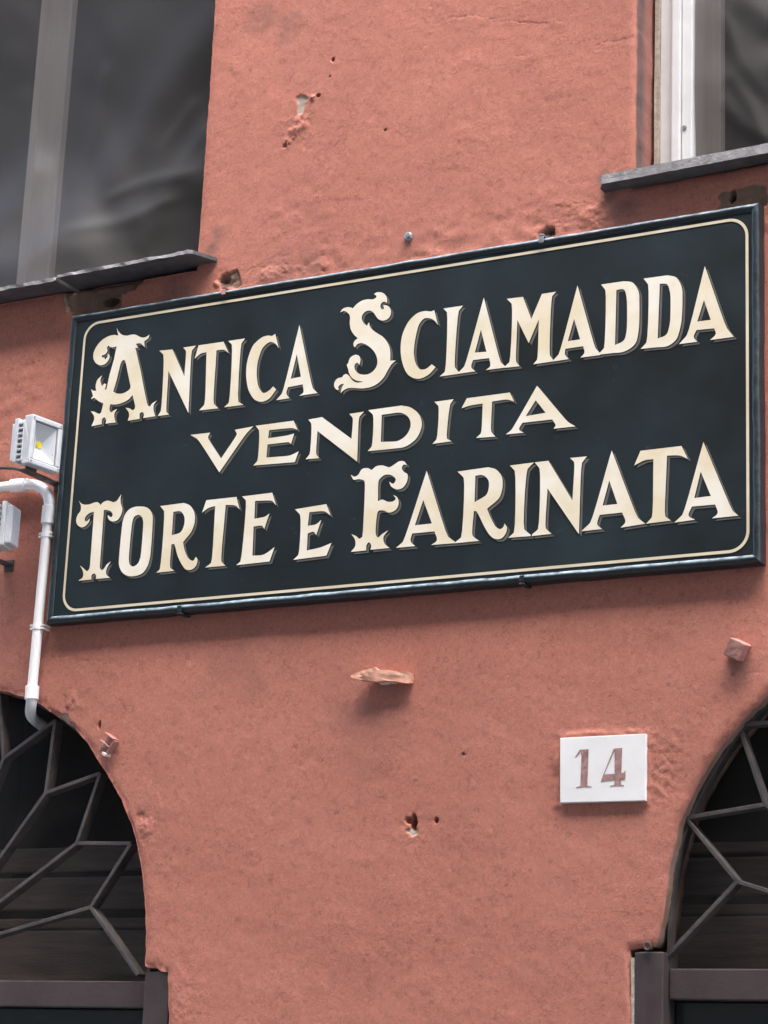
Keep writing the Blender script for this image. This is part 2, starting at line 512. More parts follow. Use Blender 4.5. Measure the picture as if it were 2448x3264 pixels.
left_door += [(LC[0] + LR * math.cos(a0 + (math.pi - a0) * k / 14), LC[1] + LR * math.sin(a0 + (math.pi - a0) * k / 14)) for k in range(1, 15)]
left_door += [(-1.642, 1.957), (-1.700, 1.947), (-1.712, 0.0)]
a1 = math.acos((right_arc[-1][0] - RC[0]) / RR)
right_door = [(0.5635, 0.0), (0.5630, 1.857), (0.557, 1.989), (0.605, 1.996)] + right_arc
right_door += [(RC[0] + RR * math.cos(a1 * (1 - k / 14)), RC[1] + RR * math.sin(a1 * (1 - k / 14))) for k in range(1, 15)]
right_door += [(1.705, 1.996), (1.755, 1.989), (1.755, 0.0)]
left_win = [(-0.489, 3.470), (-0.489, 4.95), (-1.72, 4.95), (-1.72, 3.470)]
right_win = [(0.549, 3.488), (0.549, 4.95), (1.75, 4.95), (1.75, 3.488)]
openings = []
for poly, amp in ((left_door, 0.0022), (right_door, 0.0018), (left_win, 0.0014), (right_win, 0.0012)):
    q = resample(poly, 0.007)
    arr = np.array([(p.x, p.y) for p in q])
    keep = arr[:, 1] > 0.002
    chips = np.maximum(0, fbm(arr[:, 0] * 23, arr[:, 1] * 23, 31, 3) - 0.30) * 0.012
    cen = arr.mean(0)
    rad = arr - cen
    rad /= np.linalg.norm(rad, axis=1)[:, None]
    arr = arr + keep[:, None] * (np.c_[fbm(arr[:, 0] * 70, arr[:, 1] * 70, 21), fbm(arr[:, 0] * 70 + 9, arr[:, 1] * 70, 25)] * amp + rad * chips[:, None])
    openings.append(arr)

def inside(poly, x, z):
    r = np.zeros(len(x), bool)
    n = len(poly)
    for i in range(n):
        x0, z0 = poly[i]; x1, z1 = poly[(i + 1) % n]
        if z0 == z1:
            continue
        c = ((z0 > z) != (z1 > z)) & (x < (x1 - x0) * (z - z0) / (z1 - z0) + x0)
        r ^= c
    return r
def dist_poly(poly, x, z, closed=True):
    d = np.full(len(x), 9.0)
    n = len(poly)
    for i in range(n if closed else n - 1):
        ax, az = poly[i]; bx, bz = poly[(i + 1) % n]
        ux, uz = bx - ax, bz - az
        L = max(ux * ux + uz * uz, 1e-12)
        t = np.clip(((x - ax) * ux + (z - az) * uz) / L, 0, 1)
        d = np.minimum(d, np.hypot(x - ax - t * ux, z - az - t * uz))
    return d

# wear with shapes of its own: bare mortar, chips, soot, holes (all on the wall plane, metres)
MORTAR = [[(-0.8496, 3.4929), (-0.7664, 3.4941), (-0.6351, 3.4869), (-0.6293, 3.4582), (-0.6883, 3.4407), (-0.6896, 3.4071), (-0.8105, 3.4056), (-0.8354, 3.4282)],
          [(-0.4237, 3.4397), (-0.4083, 3.4521), (-0.3854, 3.4485), (-0.3699, 3.4344), (-0.3653, 3.4147), (-0.4196, 3.417)],
          [(0.7334, 3.4485), (0.7783, 3.4499), (0.8227, 3.4382), (0.8263, 3.4003), (0.7238, 3.4091)],
          [(0.3432, 3.4226), (0.3548, 3.4344), (0.3723, 3.4315), (0.3782, 3.4128), (0.3694, 3.4046), (0.3464, 3.407)]]
PALE = [[(-0.2509, 3.8442), (-0.2398, 3.8465), (-0.2249, 3.8375), (-0.2269, 3.8168), (-0.2369, 3.7961), (-0.2498, 3.7971), (-0.2519, 3.8186)],
        [(0.0903, 2.2177), (0.0997, 2.2211), (0.1149, 2.2183), (0.1113, 2.2075), (0.0976, 2.2078)],
        [(-0.7761, 2.5001), (-0.7523, 2.4866), (-0.7258, 2.4682), (-0.7332, 2.4597), (-0.7595, 2.4747)],
        [(0.5572, 1.9591), (0.5609, 1.9591), (0.5644, 1.8571), (0.5596, 1.8571)],
        [(-0.8472, 3.4681), (-0.8391, 3.4477), (-0.8272, 3.4156), (-0.8359, 3.4153), (-0.8467, 3.4451)]]
SOOT = [((-0.3351, 4.0508), 0.05, 0.26), ((-0.296, 4.0151), 0.045, 0.24), ((-0.4412, 3.5484), 0.028, 0.55), ((-0.4537, 3.5169), 0.022, 0.7),
        ((0.4984, 3.4798), 0.028, 0.55), ((0.5259, 3.448), 0.032, 0.45), ((0.4842, 3.5232), 0.016, 0.55),
        ((0.0395, 2.4868), 0.045, 0.22), ((-0.1869, 3.4454), 0.04, 0.25), ((-0.2652, 3.4431), 0.04, 0.22), ((0.7693, 2.4955), 0.025, 0.3),
        ((-0.5395, 3.4261), 0.05, 0.35), ((-0.3176, 2.5693), 0.10, 0.14), ((-0.0006, 2.4353), 0.10, 0.12), ((0.512, 2.2915), 0.12, 0.08)]
PITS = [((0.1034, 2.232), 0.0065, 0.016, 0.030), ((0.0936, 2.2359), 0.0085, 0.007, 0.012), ((0.1531, 2.2348), 0.004, 0.006, 0.012),
        ((-0.164, 3.9153), 0.0042, 0.0042, 0.010), ((-0.1689, 3.8747), 0.0035, 0.003, 0.003), ((-0.7181, 3.4285), 0.020, 0.010, 0.030),
        ((0.7533, 3.4345), 0.007, 0.012, 0.028), ((-0.2762, 3.7299), 0.006, 0.005, 0.006), ((-0.1976, 3.8336), 0.006, 0.004, 0.006),
        ((-0.6571, 2.4601), 0.004, 0.008, 0.012), ((-0.1623, 3.42), 0.004, 0.003, 0.003), ((-0.0235, 3.719), 0.004, 0.003, 0.005),
        ((-0.4088, 3.436), 0.012, 0.008, 0.010), ((0.3683, 3.4246), 0.009, 0.008, 0.012), ((0.2089, 2.361), 0.004, 0.003, 0.005)]
LUMPS = [((-0.2118, 3.8319), 0.008, 0.006),
         ((-0.3929, 3.4409), 0.014, 0.005), ((-0.4327, 3.4285), 0.010, 0.006), ((0.5197, 3.4086), 0.02, 0.003), ((0.4411, 3.4419), 0.025, 0.003),
         ((-0.2958, 3.4261), 0.03, 0.004), ((-0.731, 2.523), 0.018, 0.002), ((-0.7421, 2.5099), 0.010, 0.003), ((-0.5167, 2.2378), 0.022, 0.0025), ((-0.5359, 2.2611), 0.018, -0.0025)]
SCAR = [([(-0.284, 3.7253), (-0.2748, 3.7597), (-0.251, 3.7913), (-0.2171, 3.7848), (-0.2115, 3.7687), (-0.2349, 3.7611), (-0.2529, 3.742), (-0.2643, 3.7172)], 0.0030, 0.0085, 110),
        ([(0.449, 3.461), (0.4881, 3.4884), (0.5296, 3.4204), (0.51, 3.3765), (0.4558, 3.3785)], 0.0, 0.0042, 70),
        ([(-0.3294, 3.4531), (-0.2658, 3.4541), (-0.1791, 3.4442), (-0.1697, 3.4154), (-0.3187, 3.4114)], 0.0, 0.0026, 90),
        ([(-0.0405, 2.5199), (0.0876, 2.5111), (0.0751, 2.4754), (-0.0099, 2.48)], 0.0, 0.0020, 110),
        ([(-0.7566, 2.5313), (-0.7185, 2.5223), (-0.7062, 2.4964), (-0.7365, 2.4939)], 0.001, 0.0032, 90),
        ([(-0.5458, 2.2673), (-0.5171, 2.2612), (-0.5089, 2.2376), (-0.5331, 2.2286)], -0.001, 0.0045, 75),
        ([(0.5953, 2.3878), (0.6663, 2.3756), (0.6573, 2.3325), (0.6425, 2.2522), (0.5997, 2.2421)], 0.0, 0.0022, 130),
        ([(-0.4252, 1.9605), (-0.3635, 1.939), (-0.3862, 1.8443), (-0.4221, 1.8438)], 0.0, 0.0018, 120)]
CRACKS = [[(0.0726, 4.0071), (0.0843, 3.9596), (0.0898, 3.9539), (0.1261, 3.9505), (0.1861, 3.9434), (0.2606, 3.914), (0.3191, 3.894)], [(0.0898, 3.9539), (0.0801, 3.9307), (0.0617, 3.8975), (0.0582, 3.8538)],
          [(0.268, 3.9087), (0.3479, 3.8936), (0.3907, 3.8894)], [(0.4555, 3.8162), (0.504, 3.8187), (0.5316, 3.8234)], [(0.2774, 3.8304), (0.3207, 3.8301)],
          [(0.7933, 2.4824), (0.8082, 2.4838), (0.8219, 2.4888)], [(-0.9935, 3.1204), (-0.9671, 3.1234)], [(0.3782, 3.4765), (0.4199, 3.4728), (0.4542, 3.4738)], [(-0.8275, 2.6116), (-0.7605, 2.6142), (-0.6845, 2.599), (-0.6263, 2.5885)],
          [(-0.3766, 3.4384), (-0.3294, 3.4531), (-0.2806, 3.4368)], [(-0.3424, 3.4077), (-0.3029, 3.4126)], [(0.0427, 3.4095), (0.0647, 3.4166), (0.1162, 3.4148)]]

PLAQ = (0.4126, 0.5854, 2.259, 2.3836)
def smooth01(t):
    t = np.clip(t, 0, 1)
    return t * t * (3 - 2 * t)
def wall_fields(x, z):
    """relief towards the street (m) and wear colours"""
    d = fbm(x * 1.6, z * 1.6, 41, 3) * 0.0070 + fbm(x * 7, z * 8, 44, 3) * 0.0012 + fbm(x * 32, z * 44, 47, 4) * 0.0005 + fbm(x * 90, z * 110, 50, 3) * 0.0008
    rough = smooth01((0.9 - np.abs(z - 3.30)) * 2.2 - 0.9) * smooth01(fbm(x * 5, z * 5, 52, 3) * 2.2 + 0.35)
    d = d + rough * fbm(x * 40, z * 75, 53, 4) * 0.0040
    wx = x + fbm(x * 55, z * 55, 61, 3) * 0.010
    wz = z + fbm(x * 55 + 7, z * 55, 66, 3) * 0.010
    mort = np.zeros(len(x)); pale = np.zeros(len(x)); soot = np.zeros(len(x))
    for poly in MORTAR:
        dd = dist_poly(poly, wx, wz); ins = inside(poly, wx, wz)
        s = np.where(ins, dd, -dd)
        k = smooth01((s + 0.003) / 0.006)
        mort = np.maximum(mort, k)
        d = d - k * 0.0075 + k * fbm(x * 60, z * 60, 71, 3) * 0.004
    for poly in PALE:
        dd = dist_poly(poly, wx, wz); ins = inside(poly, wx, wz)
        s = np.where(ins, dd, -dd)
        k = smooth01((s + 0.002) / 0.005)
        pale = np.maximum(pale, k)
        d = d - k * 0.0035
    for (c, r, a) in SOOT:
        rr = np.hypot((x - c[0]), (z - c[1]))
        soot = np.maximum(soot, a * smooth01(1.25 - rr / r + fbm(x * 25, z * 25, 77, 4) * 1.0))
    for (c, rx, rz, dep) in PITS:
        rr = np.hypot((wx * 0.35 + x * 0.65 - c[0]) / rx, (wz * 0.35 + z * 0.65 - c[1]) / rz)
        d = d - dep * smooth01((1.25 - rr) / 0.7)
    for (c, r, h) in LUMPS:
        rr = np.hypot(wx - c[0], wz - c[1]) / r
        d = d + h * smooth01(1.1 - rr)
    for poly, base_h, amp, fr in SCAR:
        dd = dist_poly(poly, wx, wz); ins = inside(poly, wx, wz)
        k = smooth01((np.where(ins, dd, -dd) + 0.006) / 0.022)
        d = d + k * (base_h + amp * fbm(x * fr, z * fr, 131, 3))
    # plaster dragged up against the edges of the number plaque
    px0, px1, pz0, pz1 = PLAQ
    dq = np.maximum(np.maximum(px0 - x, x - px1), np.maximum(pz0 - z, z - pz1))
    ring = smooth01(1 - np.abs(dq - 0.004) / 0.009)
    d = d + ring * (0.0028 + 0.0065 * fbm(x * 55, z * 55, 141, 3))
    for poly in CRACKS:
        dd = dist_poly(poly, wx, wz, False)
        d = d - 0.0007 * smooth01(1 - dd / 0.0030) * smooth01(fbm(x * 18, z * 18, 81, 3) + 0.75)
    return d, mort, soot, pale

def build_wall():
    X0, X1, Z0, Z1 = -3.2, 3.0, -0.08, 6.2
    loops = [np.array([(X0, Z0), (X1, Z0), (X1, Z1), (X0, Z1)])] + openings
    pts = []; edges = []
    for l in loops:
        b = len(pts)
        pts += [(float(p[0]), float(p[1])) for p in l]
        edges += [(b + i, b + (i + 1) % len(l)) for i in range(len(l))]
    nb = len(pts)
    def grid(x0, x1, z0, z1, s, jit=0.33):
        gx, gz = np.meshgrid(np.arange(x0, x1, s), np.arange(z0, z1, s))
        gx = gx + rng.uniform(-jit, jit, gx.shape) * s; gz = gz + rng.uniform(-jit, jit, gz.shape) * s
        return np.c_[gx.ravel(), gz.ravel()]
    VX0, VX1, VZ0, VZ1 = -1.16, 0.90, 1.78, 4.34
    coarse = grid(X0 + 0.05, X1 - 0.05, Z0 + 0.05, Z1 - 0.05, 0.09)
    m = (coarse[:, 0] > VX0 - 0.05) & (coarse[:, 0] < VX1 + 0.05) & (coarse[:, 1] > VZ0 - 0.05) & (coarse[:, 1] < VZ1 + 0.05)
    coarse = coarse[~m]
    fine = grid(VX0, VX1, VZ0, VZ1, 0.0085)
    hid = (fine[:, 0] > -0.77) & (fine[:, 0] < 0.80) & (fine[:, 1] > 2.72) & (fine[:, 1] < 3.37)   # behind the sign: coarse is enough
    fine = fine[~hid | (rng.random(len(fine)) < 0.04)]
    dense = []
    for poly in MORTAR + PALE:
        a = np.array(poly); dense.append(grid(a[:, 0].min() - 0.012, a[:, 0].max() + 0.012, a[:, 1].min() - 0.012, a[:, 1].max() + 0.012, 0.0032))
    for poly, bh, am, fr in SCAR:
        a = np.array(poly); dense.append(grid(a[:, 0].min() - 0.008, a[:, 0].max() + 0.008, a[:, 1].min() - 0.008, a[:, 1].max() + 0.008, 0.0040))
    dense.append(grid(PLAQ[0] - 0.02, PLAQ[1] + 0.02, PLAQ[2] - 0.02, PLAQ[3] + 0.02, 0.0045))
    for (c, rx, rz, dep) in PITS:
        dense.append(grid(c[0] - rx * 1.9, c[0] + rx * 1.9, c[1] - rz * 1.9, c[1] + rz * 1.9, 0.0016))
    for (c, r, h) in LUMPS:
        dense.append(grid(c[0] - r * 1.6, c[0] + r * 1.6, c[1] - r * 1.6, c[1] + r * 1.6, 0.003))
    for poly in CRACKS:
        for p in resample(poly, 0.0022, False):
            dense.append(np.array([(p[0], p[1])]) + rng.normal(0, 0.0035, (6, 2)))
    allp = np.vstack([coarse, fine] + dense)
    bad = np.zeros(len(allp), bool)
    for o in openings:
        near = (allp[:, 0] > o[:, 0].min() - 0.01) & (allp[:, 0] < o[:, 0].max() + 0.01) & (allp[:, 1] > o[:, 1].min() - 0.01) & (allp[:, 1] < o[:, 1].max() + 0.01)
        ix = np.where(near)[0]
        ins = inside(o, allp[ix, 0], allp[ix, 1]) | (dist_poly(o, allp[ix, 0], allp[ix, 1]) < 0.0028)
        bad[ix[ins]] = True
    allp = allp[~bad]
    pts += [(float(a), float(b)) for a, b in allp]
    V, E, F, ov, oe, of = delaunay_2d_cdt([Vector(p) for p in pts], edges, [], 0, 1e-7)
    vx = np.array([v.x for v in V]); vz = np.array([v.y for v in V])
    tri = np.array([f for f in F if len(f) == 3])
    cx = vx[tri].mean(1); cz = vz[tri].mean(1)
    drop = np.zeros(len(tri), bool)
    for o in openings:
        drop |= inside(o, cx, cz)
    tri = tri[~drop]
    d, mort, soot, pale = wall_fields(vx, vz)
    # rounded arrises at the openings
    edge_d = np.full(len(vx), 9.0)
    for o in openings:
        edge_d = np.minimum(edge_d, dist_poly(o, vx, vz))
    d = d - 0.004 * smooth01(1 - edge_d / 0.010)
    # map CDT vertices that came from the opening loops
    back = {}
    for i, src in enumerate(ov):
        for s in src:
            back[s] = i
    verts = [(float(a), float(-dd), float(b)) for a, dd, b in zip(vx, d, vz)]
    wear = [(float(a), float(b), float(c)) for a, b, c in zip(mort, soot, pale)]
    faces = []
    for a, b, c in tri:
        n = (vx[b] - vx[a]) * (vz[c] - vz[a]) - (vz[b] - vz[a]) * (vx[c] - vx[a])
        faces.append((int(a), int(b), int(c)) if n > 0 else (int(a), int(c), int(b)))
    # reveals run back from each opening
    base = 4
    for k, o in enumerate(openings):
        n = len(o)
        prev = [back.get(base + i) for i in range(n)]
        depth = (0.085, 0.085, 0.16, 0.16)[k]
        cen = o.mean(0)
        for y in (0.010, 0.030, 0.060, depth):
            ring = []
            nx = fbm(o[:, 0] * 40 + y * 300, o[:, 1] * 40, 90 + k, 3) * 0.004
            for i in range(n):
                vdir = cen - o[i]; vdir /= np.linalg.norm(vdir)
                off = 0.002 + nx[i]
                verts.append((float(o[i][0] + vdir[0] * off), y, float(o[i][1] + vdir[1] * off)))
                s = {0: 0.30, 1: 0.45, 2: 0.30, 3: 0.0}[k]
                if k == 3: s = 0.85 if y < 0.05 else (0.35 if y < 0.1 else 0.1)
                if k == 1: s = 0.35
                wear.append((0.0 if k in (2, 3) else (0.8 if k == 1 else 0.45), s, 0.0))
                ring.append(len(verts) - 1)
            for i in range(n):
                j = (i + 1) % n
                if None in (prev[i], prev[j]):
                    continue
                faces.append((prev[j], prev[i], ring[i], ring[j]))
            prev = ring
        base += n
    me = mesh_from("wall", verts, faces)
    at = me.attributes.new('wear', 'FLOAT_COLOR', 'POINT')
    at.data.foreach_set('color', [c for w in wear for c in (w[0], w[1], w[2], 1.0)])
    return link("wall", me, M['wall'], bld, smooth=True)
build_wall()

# closed shell behind the front so the rooms stay dark
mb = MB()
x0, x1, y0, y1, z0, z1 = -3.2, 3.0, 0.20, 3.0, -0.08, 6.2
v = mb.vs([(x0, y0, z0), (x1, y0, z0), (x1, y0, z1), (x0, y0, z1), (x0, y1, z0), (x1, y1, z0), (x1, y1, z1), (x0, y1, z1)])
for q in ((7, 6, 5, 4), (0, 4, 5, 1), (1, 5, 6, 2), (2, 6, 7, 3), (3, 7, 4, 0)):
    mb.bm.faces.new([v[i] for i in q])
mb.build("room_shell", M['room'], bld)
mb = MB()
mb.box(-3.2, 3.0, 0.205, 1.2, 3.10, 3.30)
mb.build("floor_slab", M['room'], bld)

# ------------------------------------------------------------------ sills
def slab(name, x0, x1, yf, yb, zt_l, zt_r, th, chamfer=0.0, seed=0):
    mb = MB()
    k = max(6, int((x1 - x0) / 0.012))
    prof = [(yf, 0), (yf, -th), (yb, -th), (yb, 0)]
    rings = []
    for i in range(k + 1):
        t = i / k
        x = x0 + (x1 - x0) * t
        zt = zt_l + (zt_r - zt_l) * t
        ring = []
        for j, (y, dz) in enumerate(prof):
            e = 0.0
            if j < 2:
                e = float(fbm(x * 70 + seed, j * 3.1, 5 + seed)) * (0.0016 if seed == 3 else 0.0045) + (0 if seed == 3 else max(0, float(fbm(x * 14 + seed, 2.2, 9)) - 0.25) * 0.02)
            ez = float(fbm(x * 55 + seed, j * 1.7 + 4, 7 + seed)) * (0.0010 if seed == 3 else 0.0022)
            yy = y + e
            if chamfer > 0 and j < 2 and x > x1 - chamfer:
                yy = max(yy, yf + (x - (x1 - chamfer)) / chamfer * (0.0 - yf) * 0.9)
            if chamfer < 0 and j < 2 and x < x0 - chamfer:
                yy = max(yy, yf + ((x0 - chamfer) - x) / (-chamfer) * (0.0 - yf) * 0.5)
            ring.append((x, yy, zt + dz + ez))
        rings.append(mb.vs(ring))
    for a, b in zip(rings, rings[1:]):
        for j in range(4):
            mb.bm.faces.new((a[j], a[(j + 1) % 4], b[(j + 1) % 4], b[j]))
    mb.bm.faces.new(rings[0][::-1]); mb.bm.faces.new(rings[-1])
    o = mb.build(name, M['slate'], bld)
    o.data.materials.append(M['slate_edge'])
    for p in o.data.polygons:
        if p.normal.y < -0.45:
            p.material_index = 1
    return o
slab("window_sill", -0.820, -0.434, -0.066, 0.13, 3.4855, 3.4895, 0.0085, 0.026, 1)
slab("window_sill", -1.80, -0.826, -0.062, 0.13, 3.4755, 3.4825, 0.009, 0.0, 6)
slab("window_sill", 0.485, 1.83, -0.040, 0.13, 3.5060, 3.5260, 0.020, -0.010, 3)

# ------------------------------------------------------------------ windows
def net_cloth(name, x0, x1, z0, z1, y, folds, parent, seed, belly):
    nx, nz = 150, 150
    xs = np.linspace(x0, x1, nx); zs = np.linspace(z0, z1, nz)
    gx, gz = np.meshgrid(xs, zs)
    x = gx.ravel(); z = gz.ravel()
    h = fbm(x * 3.0 + z * 1.4, z * 2.2 - x, seed, 3) * 0.012 + fbm(x * 7 + z * 4, z * 4, seed + 4, 2) * 0.008
    h = h + belly * np.log1p(np.exp((0.34 - (z - z0)) / 0.06)) * 0.06 / 0.30 * smooth01((x1 - x) / 0.45 + 0.05)
    for poly, wdt, amp in folds:
        dd = dist_poly(poly, x, z, False)
        h = h + amp * np.exp(-(dd / wdt) ** 2)
    verts = [(float(a), float(y + 0.012 - hh), float(b)) for a, hh, b in zip(x, h, z)]
    faces = [(j * nx + i, j * nx + i + 1, (j + 1) * nx + i + 1, (j + 1) * nx + i) for j in range(nz - 1) for i in range(nx - 1)]
    return link(name, mesh_from(name, verts, faces), M['net'], parent, smooth=True)

# left window: net in front of a pale casement, seen from outside
lw = MB()
lw.box(-1.72, -1.66, 0.095, 0.150, 3.474, 4.95, 0.004)
lw.box(-0.516, -0.491, 0.100, 0.150, 3.474, 4.95, 0.004)
lw.box(-1.66, -0.516, 0.100, 0.150, 4.89, 4.95, 0.004)
lw = lw.build("window", M['casement'], bld)
xa = -1.0818; xb = -0.9841
mb = MB(); mb.box(xa, xb, 0.112, 0.150, 3.476, 4.889, 0.004); mb.box(xa + 0.022, xa + 0.027, 0.1095, 0.113, 3.476, 4.889); mb.build("casement_stile", M['casement'], lw)
mb = MB(); mb.box(-1.66, xa - 0.001, 0.132, 0.138, 3.476, 4.889); mb.build("window_pane", M['wpane'], lw)
mb = MB(); mb.box(xb + 0.001, -0.517, 0.132, 0.138, 3.476, 4.889); mb.build("window_pane", M['wpane'], lw)
net_cloth("insect_net", -1.700, -0.4935, 3.489, 4.94, 0.072, [
    ([(-0.5675, 4.087), (-0.6429, 3.99), (-0.6931, 3.9038), (-0.747, 3.8103), (-0.8093, 3.7103), (-0.8724, 3.6182)], 0.075, 0.011),
    ([(-0.5587, 3.7372), (-0.6258, 3.7179), (-0.6551, 3.6529), (-0.7381, 3.6044), (-0.8672, 3.5624), (-1.0385, 3.5493)], 0.065, 0.010),
    ([(-1.0106, 3.8174), (-1.0555, 3.7118), (-1.095, 3.5579)], 0.05, 0.010)] + [(c, 0.016, 0.0028) for c in ([(-0.5811, 3.9219), (-0.6516, 3.8245), (-0.6848, 3.6969), (-0.6928, 3.6359)], [(-0.576, 3.7403), (-0.6881, 3.7366), (-0.7649, 3.7106)], [(-0.6059, 3.6834), (-0.7149, 3.6395), (-0.8641, 3.6247), (-0.912, 3.5615)], [(-0.5496, 3.8448), (-0.6108, 3.7464), (-0.6663, 3.5774)], [(-0.841, 4.0626), (-0.8537, 3.9021), (-0.8953, 3.7649)], [(-1.0905, 4.0466), (-1.0234, 3.8522), (-1.0271, 3.7071)])], lw, 5, 0.10)

# right window: white screen frame, old casement and sagging net behind it
rw = MB()
xs = [0.5677, 0.6006]
rw.box(xs[0], xs[1], 0.090, 0.150, 3.495, 4.95, 0.003)
xs2 = [0.6045, 0.6161]
rw.box(xs[1] - 0.004, xs2[1], 0.078, 0.140, 3.494, 4.949, 0.003)
xs3 = [0.6151, 0.6402]
rw.box(xs3[0] + 0.002, xs3[1], 0.084, 0.142, 3.4935, 4.948, 0.003)
rw = rw.build("window", M['white'], bld)
xs4 = [0.6352, 0.692]
mb = MB(); mb.box(xs4[0], xs4[1], 0.110, 0.155, 3.496, 4.94, 0.003); mb.box(xs4[0] + 0.028, xs4[0] + 0.032, 0.1080, 0.111, 3.496, 4.94); mb.build("casement_stile", M['casement'], rw)
mb = MB(); mb.box(xs4[1] + 0.001, 1.679, 0.132, 0.138, 3.496, 4.94); mb.build("window_pane", M['wpane'], rw)
mb = MB(); mb.box(1.68, 1.75, 0.084, 0.142, 3.494, 4.948, 0.003); mb.build("frame_jamb", M['white'], rw)
mb = MB(); c = Vector((0.6237, 0.084, 3.6388)); mb.tube([c + Vector((0, 0.001, 0)), c + Vector((0, -0.0025, 0))], 0.0045, 10); mb.build("frame_screw", M['steel'], rw)
net_cloth("insect_net", xs3[1] + 0.003, 1.678, 3.505, 4.94, 0.083, [
    ([(0.7007, 3.9121), (0.7208, 3.8439), (0.7672, 3.764), (0.7987, 3.7367)], 0.045, 0.008),
    ([(0.7073, 3.7274), (0.7404, 3.6723), (0.7978, 3.5996)], 0.05, 0.007),
    ([(0.7544, 3.9002), (0.7994, 3.848)], 0.035, 0.008)] + [(c, 0.014, 0.0026) for c in ([(0.7074, 3.868), (0.7407, 3.7625), (0.7983, 3.6816)], [(0.7273, 3.7304), (0.7667, 3.6534), (0.7925, 3.5734)], [(0.7039, 3.6794), (0.7469, 3.6229), (0.7978, 3.586)])], rw, 15, 0.0)
mb = MB()
xm = [0.5569, 0.5693]
mb.box(xm[0], xm[1] - 0.0005, 0.084, 0.150, 3.495, 4.94); mb.jitter(0.004, 12); mb.build("mortar_bead", M['mortar'], rw)

# ------------------------------------------------------------------ door fanlights
def bar(name, a, b, parent, y0=0.022, y1=0.050, w=0.0082, w2=None, mat='iron'):
    a = Vector((a[0], 0, a[1])); b = Vector((b[0], 0, b[1]))
    t = (b - a).normalized(); s = Vector((t.z, 0, -t.x))
    mb = MB()
    w2 = w2 or w
    P = []
    for y in (y0, y1):
        for p, sg, ww in ((a, 1, w), (b, 1, w2), (b, -1, w2), (a, -1, w)):
            q = p + s * sg * ww / 2
            P.append((q.x, y, q.z))
    mb.hexa(P, 0.0015)
    return mb.build(name, M[mat], parent)
def arch_rim(center, R, th, y0, y1, name):
    mb = MB(); n = 40
    rings = []
    for i in range(n + 1):
        a = math.pi * (i - 1) / (n - 2)
        zz = 0.0
        if i in (0, n):
            a = 0.0 if i == 0 else math.pi
            zz = 1.942 - center[1]
        rings.append(mb.vs([(center[0] + r * math.cos(a), y, center[1] + r * math.sin(a) + zz) for r, y in ((R - 0.002, y0), (R - th, y0), (R - th, y1), (R - 0.002, y1))]))
    for a, b in zip(rings, rings[1:]):
        for j in range(4):
            mb.bm.faces.new((a[j], a[(j + 1) % 4], b[(j + 1) % 4], b[j]))
    mb.bm.faces.new(rings[0][::-1]); mb.bm.faces.new(rings[-1])
    return mb.build(name, M['iron'], bld)
GY = 0.045
lf = arch_rim(LC, LR, 0.007, 0.028, 0.054, "fanlight")
l_arch = [(-0.7935, 2.4817), (-0.6634, 2.3617), (-0.5715, 2.2105), (-0.5315, 1.941)]
l_node = [(-0.9254, 2.4036), (-0.8031, 2.3244), (-0.7109, 2.2145), (-0.6628, 2.0798)]
l_top = [(-0.9519, 2.5549)][0]
hub = (LC[0], 1.985)
def fan(parent, hub, arch, node, top, mirror):
    segs = [(arch[k], node[k]) for k in range(3)] + [(arch[k], node[k + 1]) for k in range(3)] + [(top, node[0])] + [(node[3], arch[3])]
    segs += [(n, hub) for n in node]
    for a, b in segs:
        bar("grille_bar", a, b, parent)
        if mirror:
            bar("grille_bar", (2 * hub[0] - a[0], a[1]), (2 * hub[0] - b[0], b[1]), parent)
fan(lf, hub, l_arch, l_node, l_top, True)

rf = arch_rim(RC, RR, 0.007, 0.028, 0.054, "fanlight")
r_arch = [(0.757, 2.3958), (0.6551, 2.2279), (0.6139, 1.9731)]
r_node = [(0.8076, 2.2478), (0.7538, 2.1109)]
hub_r = (RC[0], 1.985)
def dmir(p):   # the out-of-frame rest of this fan repeats the other door's pattern
    return (RC[0] + (p[0] - LC[0]), p[1] + 0.02)
segs = [(r_arch[0], r_node[0]), (r_arch[1], r_node[0]), (r_arch[1], r_node[1]), (r_arch[2], r_node[1]), (r_node[0], hub_r), (r_node[1], hub_r)]
n_up = (hub_r[0] - 0.16, 2.40); top_r = (hub_r[0] - 0.10, 2.553)
segs += [(r_arch[0], n_up), (top_r, n_up), (n_up, hub_r)]
for a, b in segs:
    bar("grille_bar", a, b, rf)
    bar("grille_bar", (2 * hub_r[0] - a[0], a[1]), (2 * hub_r[0] - b[0], b[1]), rf)

def arch_sheet(name, center, R, zlow, y, mat, parent):
    mb = MB(); n = 30
    pts = [(center[0] + R * math.cos(math.pi * i / n), y, center[1] + R * math.sin(math.pi * i / n)) for i in range(n + 1)]
    pts += [(center[0] - R, y, zlow), (center[0] + R, y, zlow)]
    mb.bm.faces.new(mb.vs(pts))
    return mb.build(name, M[mat], parent)
arch_sheet("wire_mesh", LC, LR - 0.001, 1.945, 0.074, 'mesh', lf)
arch_sheet("wire_mesh", RC, RR - 0.001, 1.945, 0.074, 'mesh', rf)

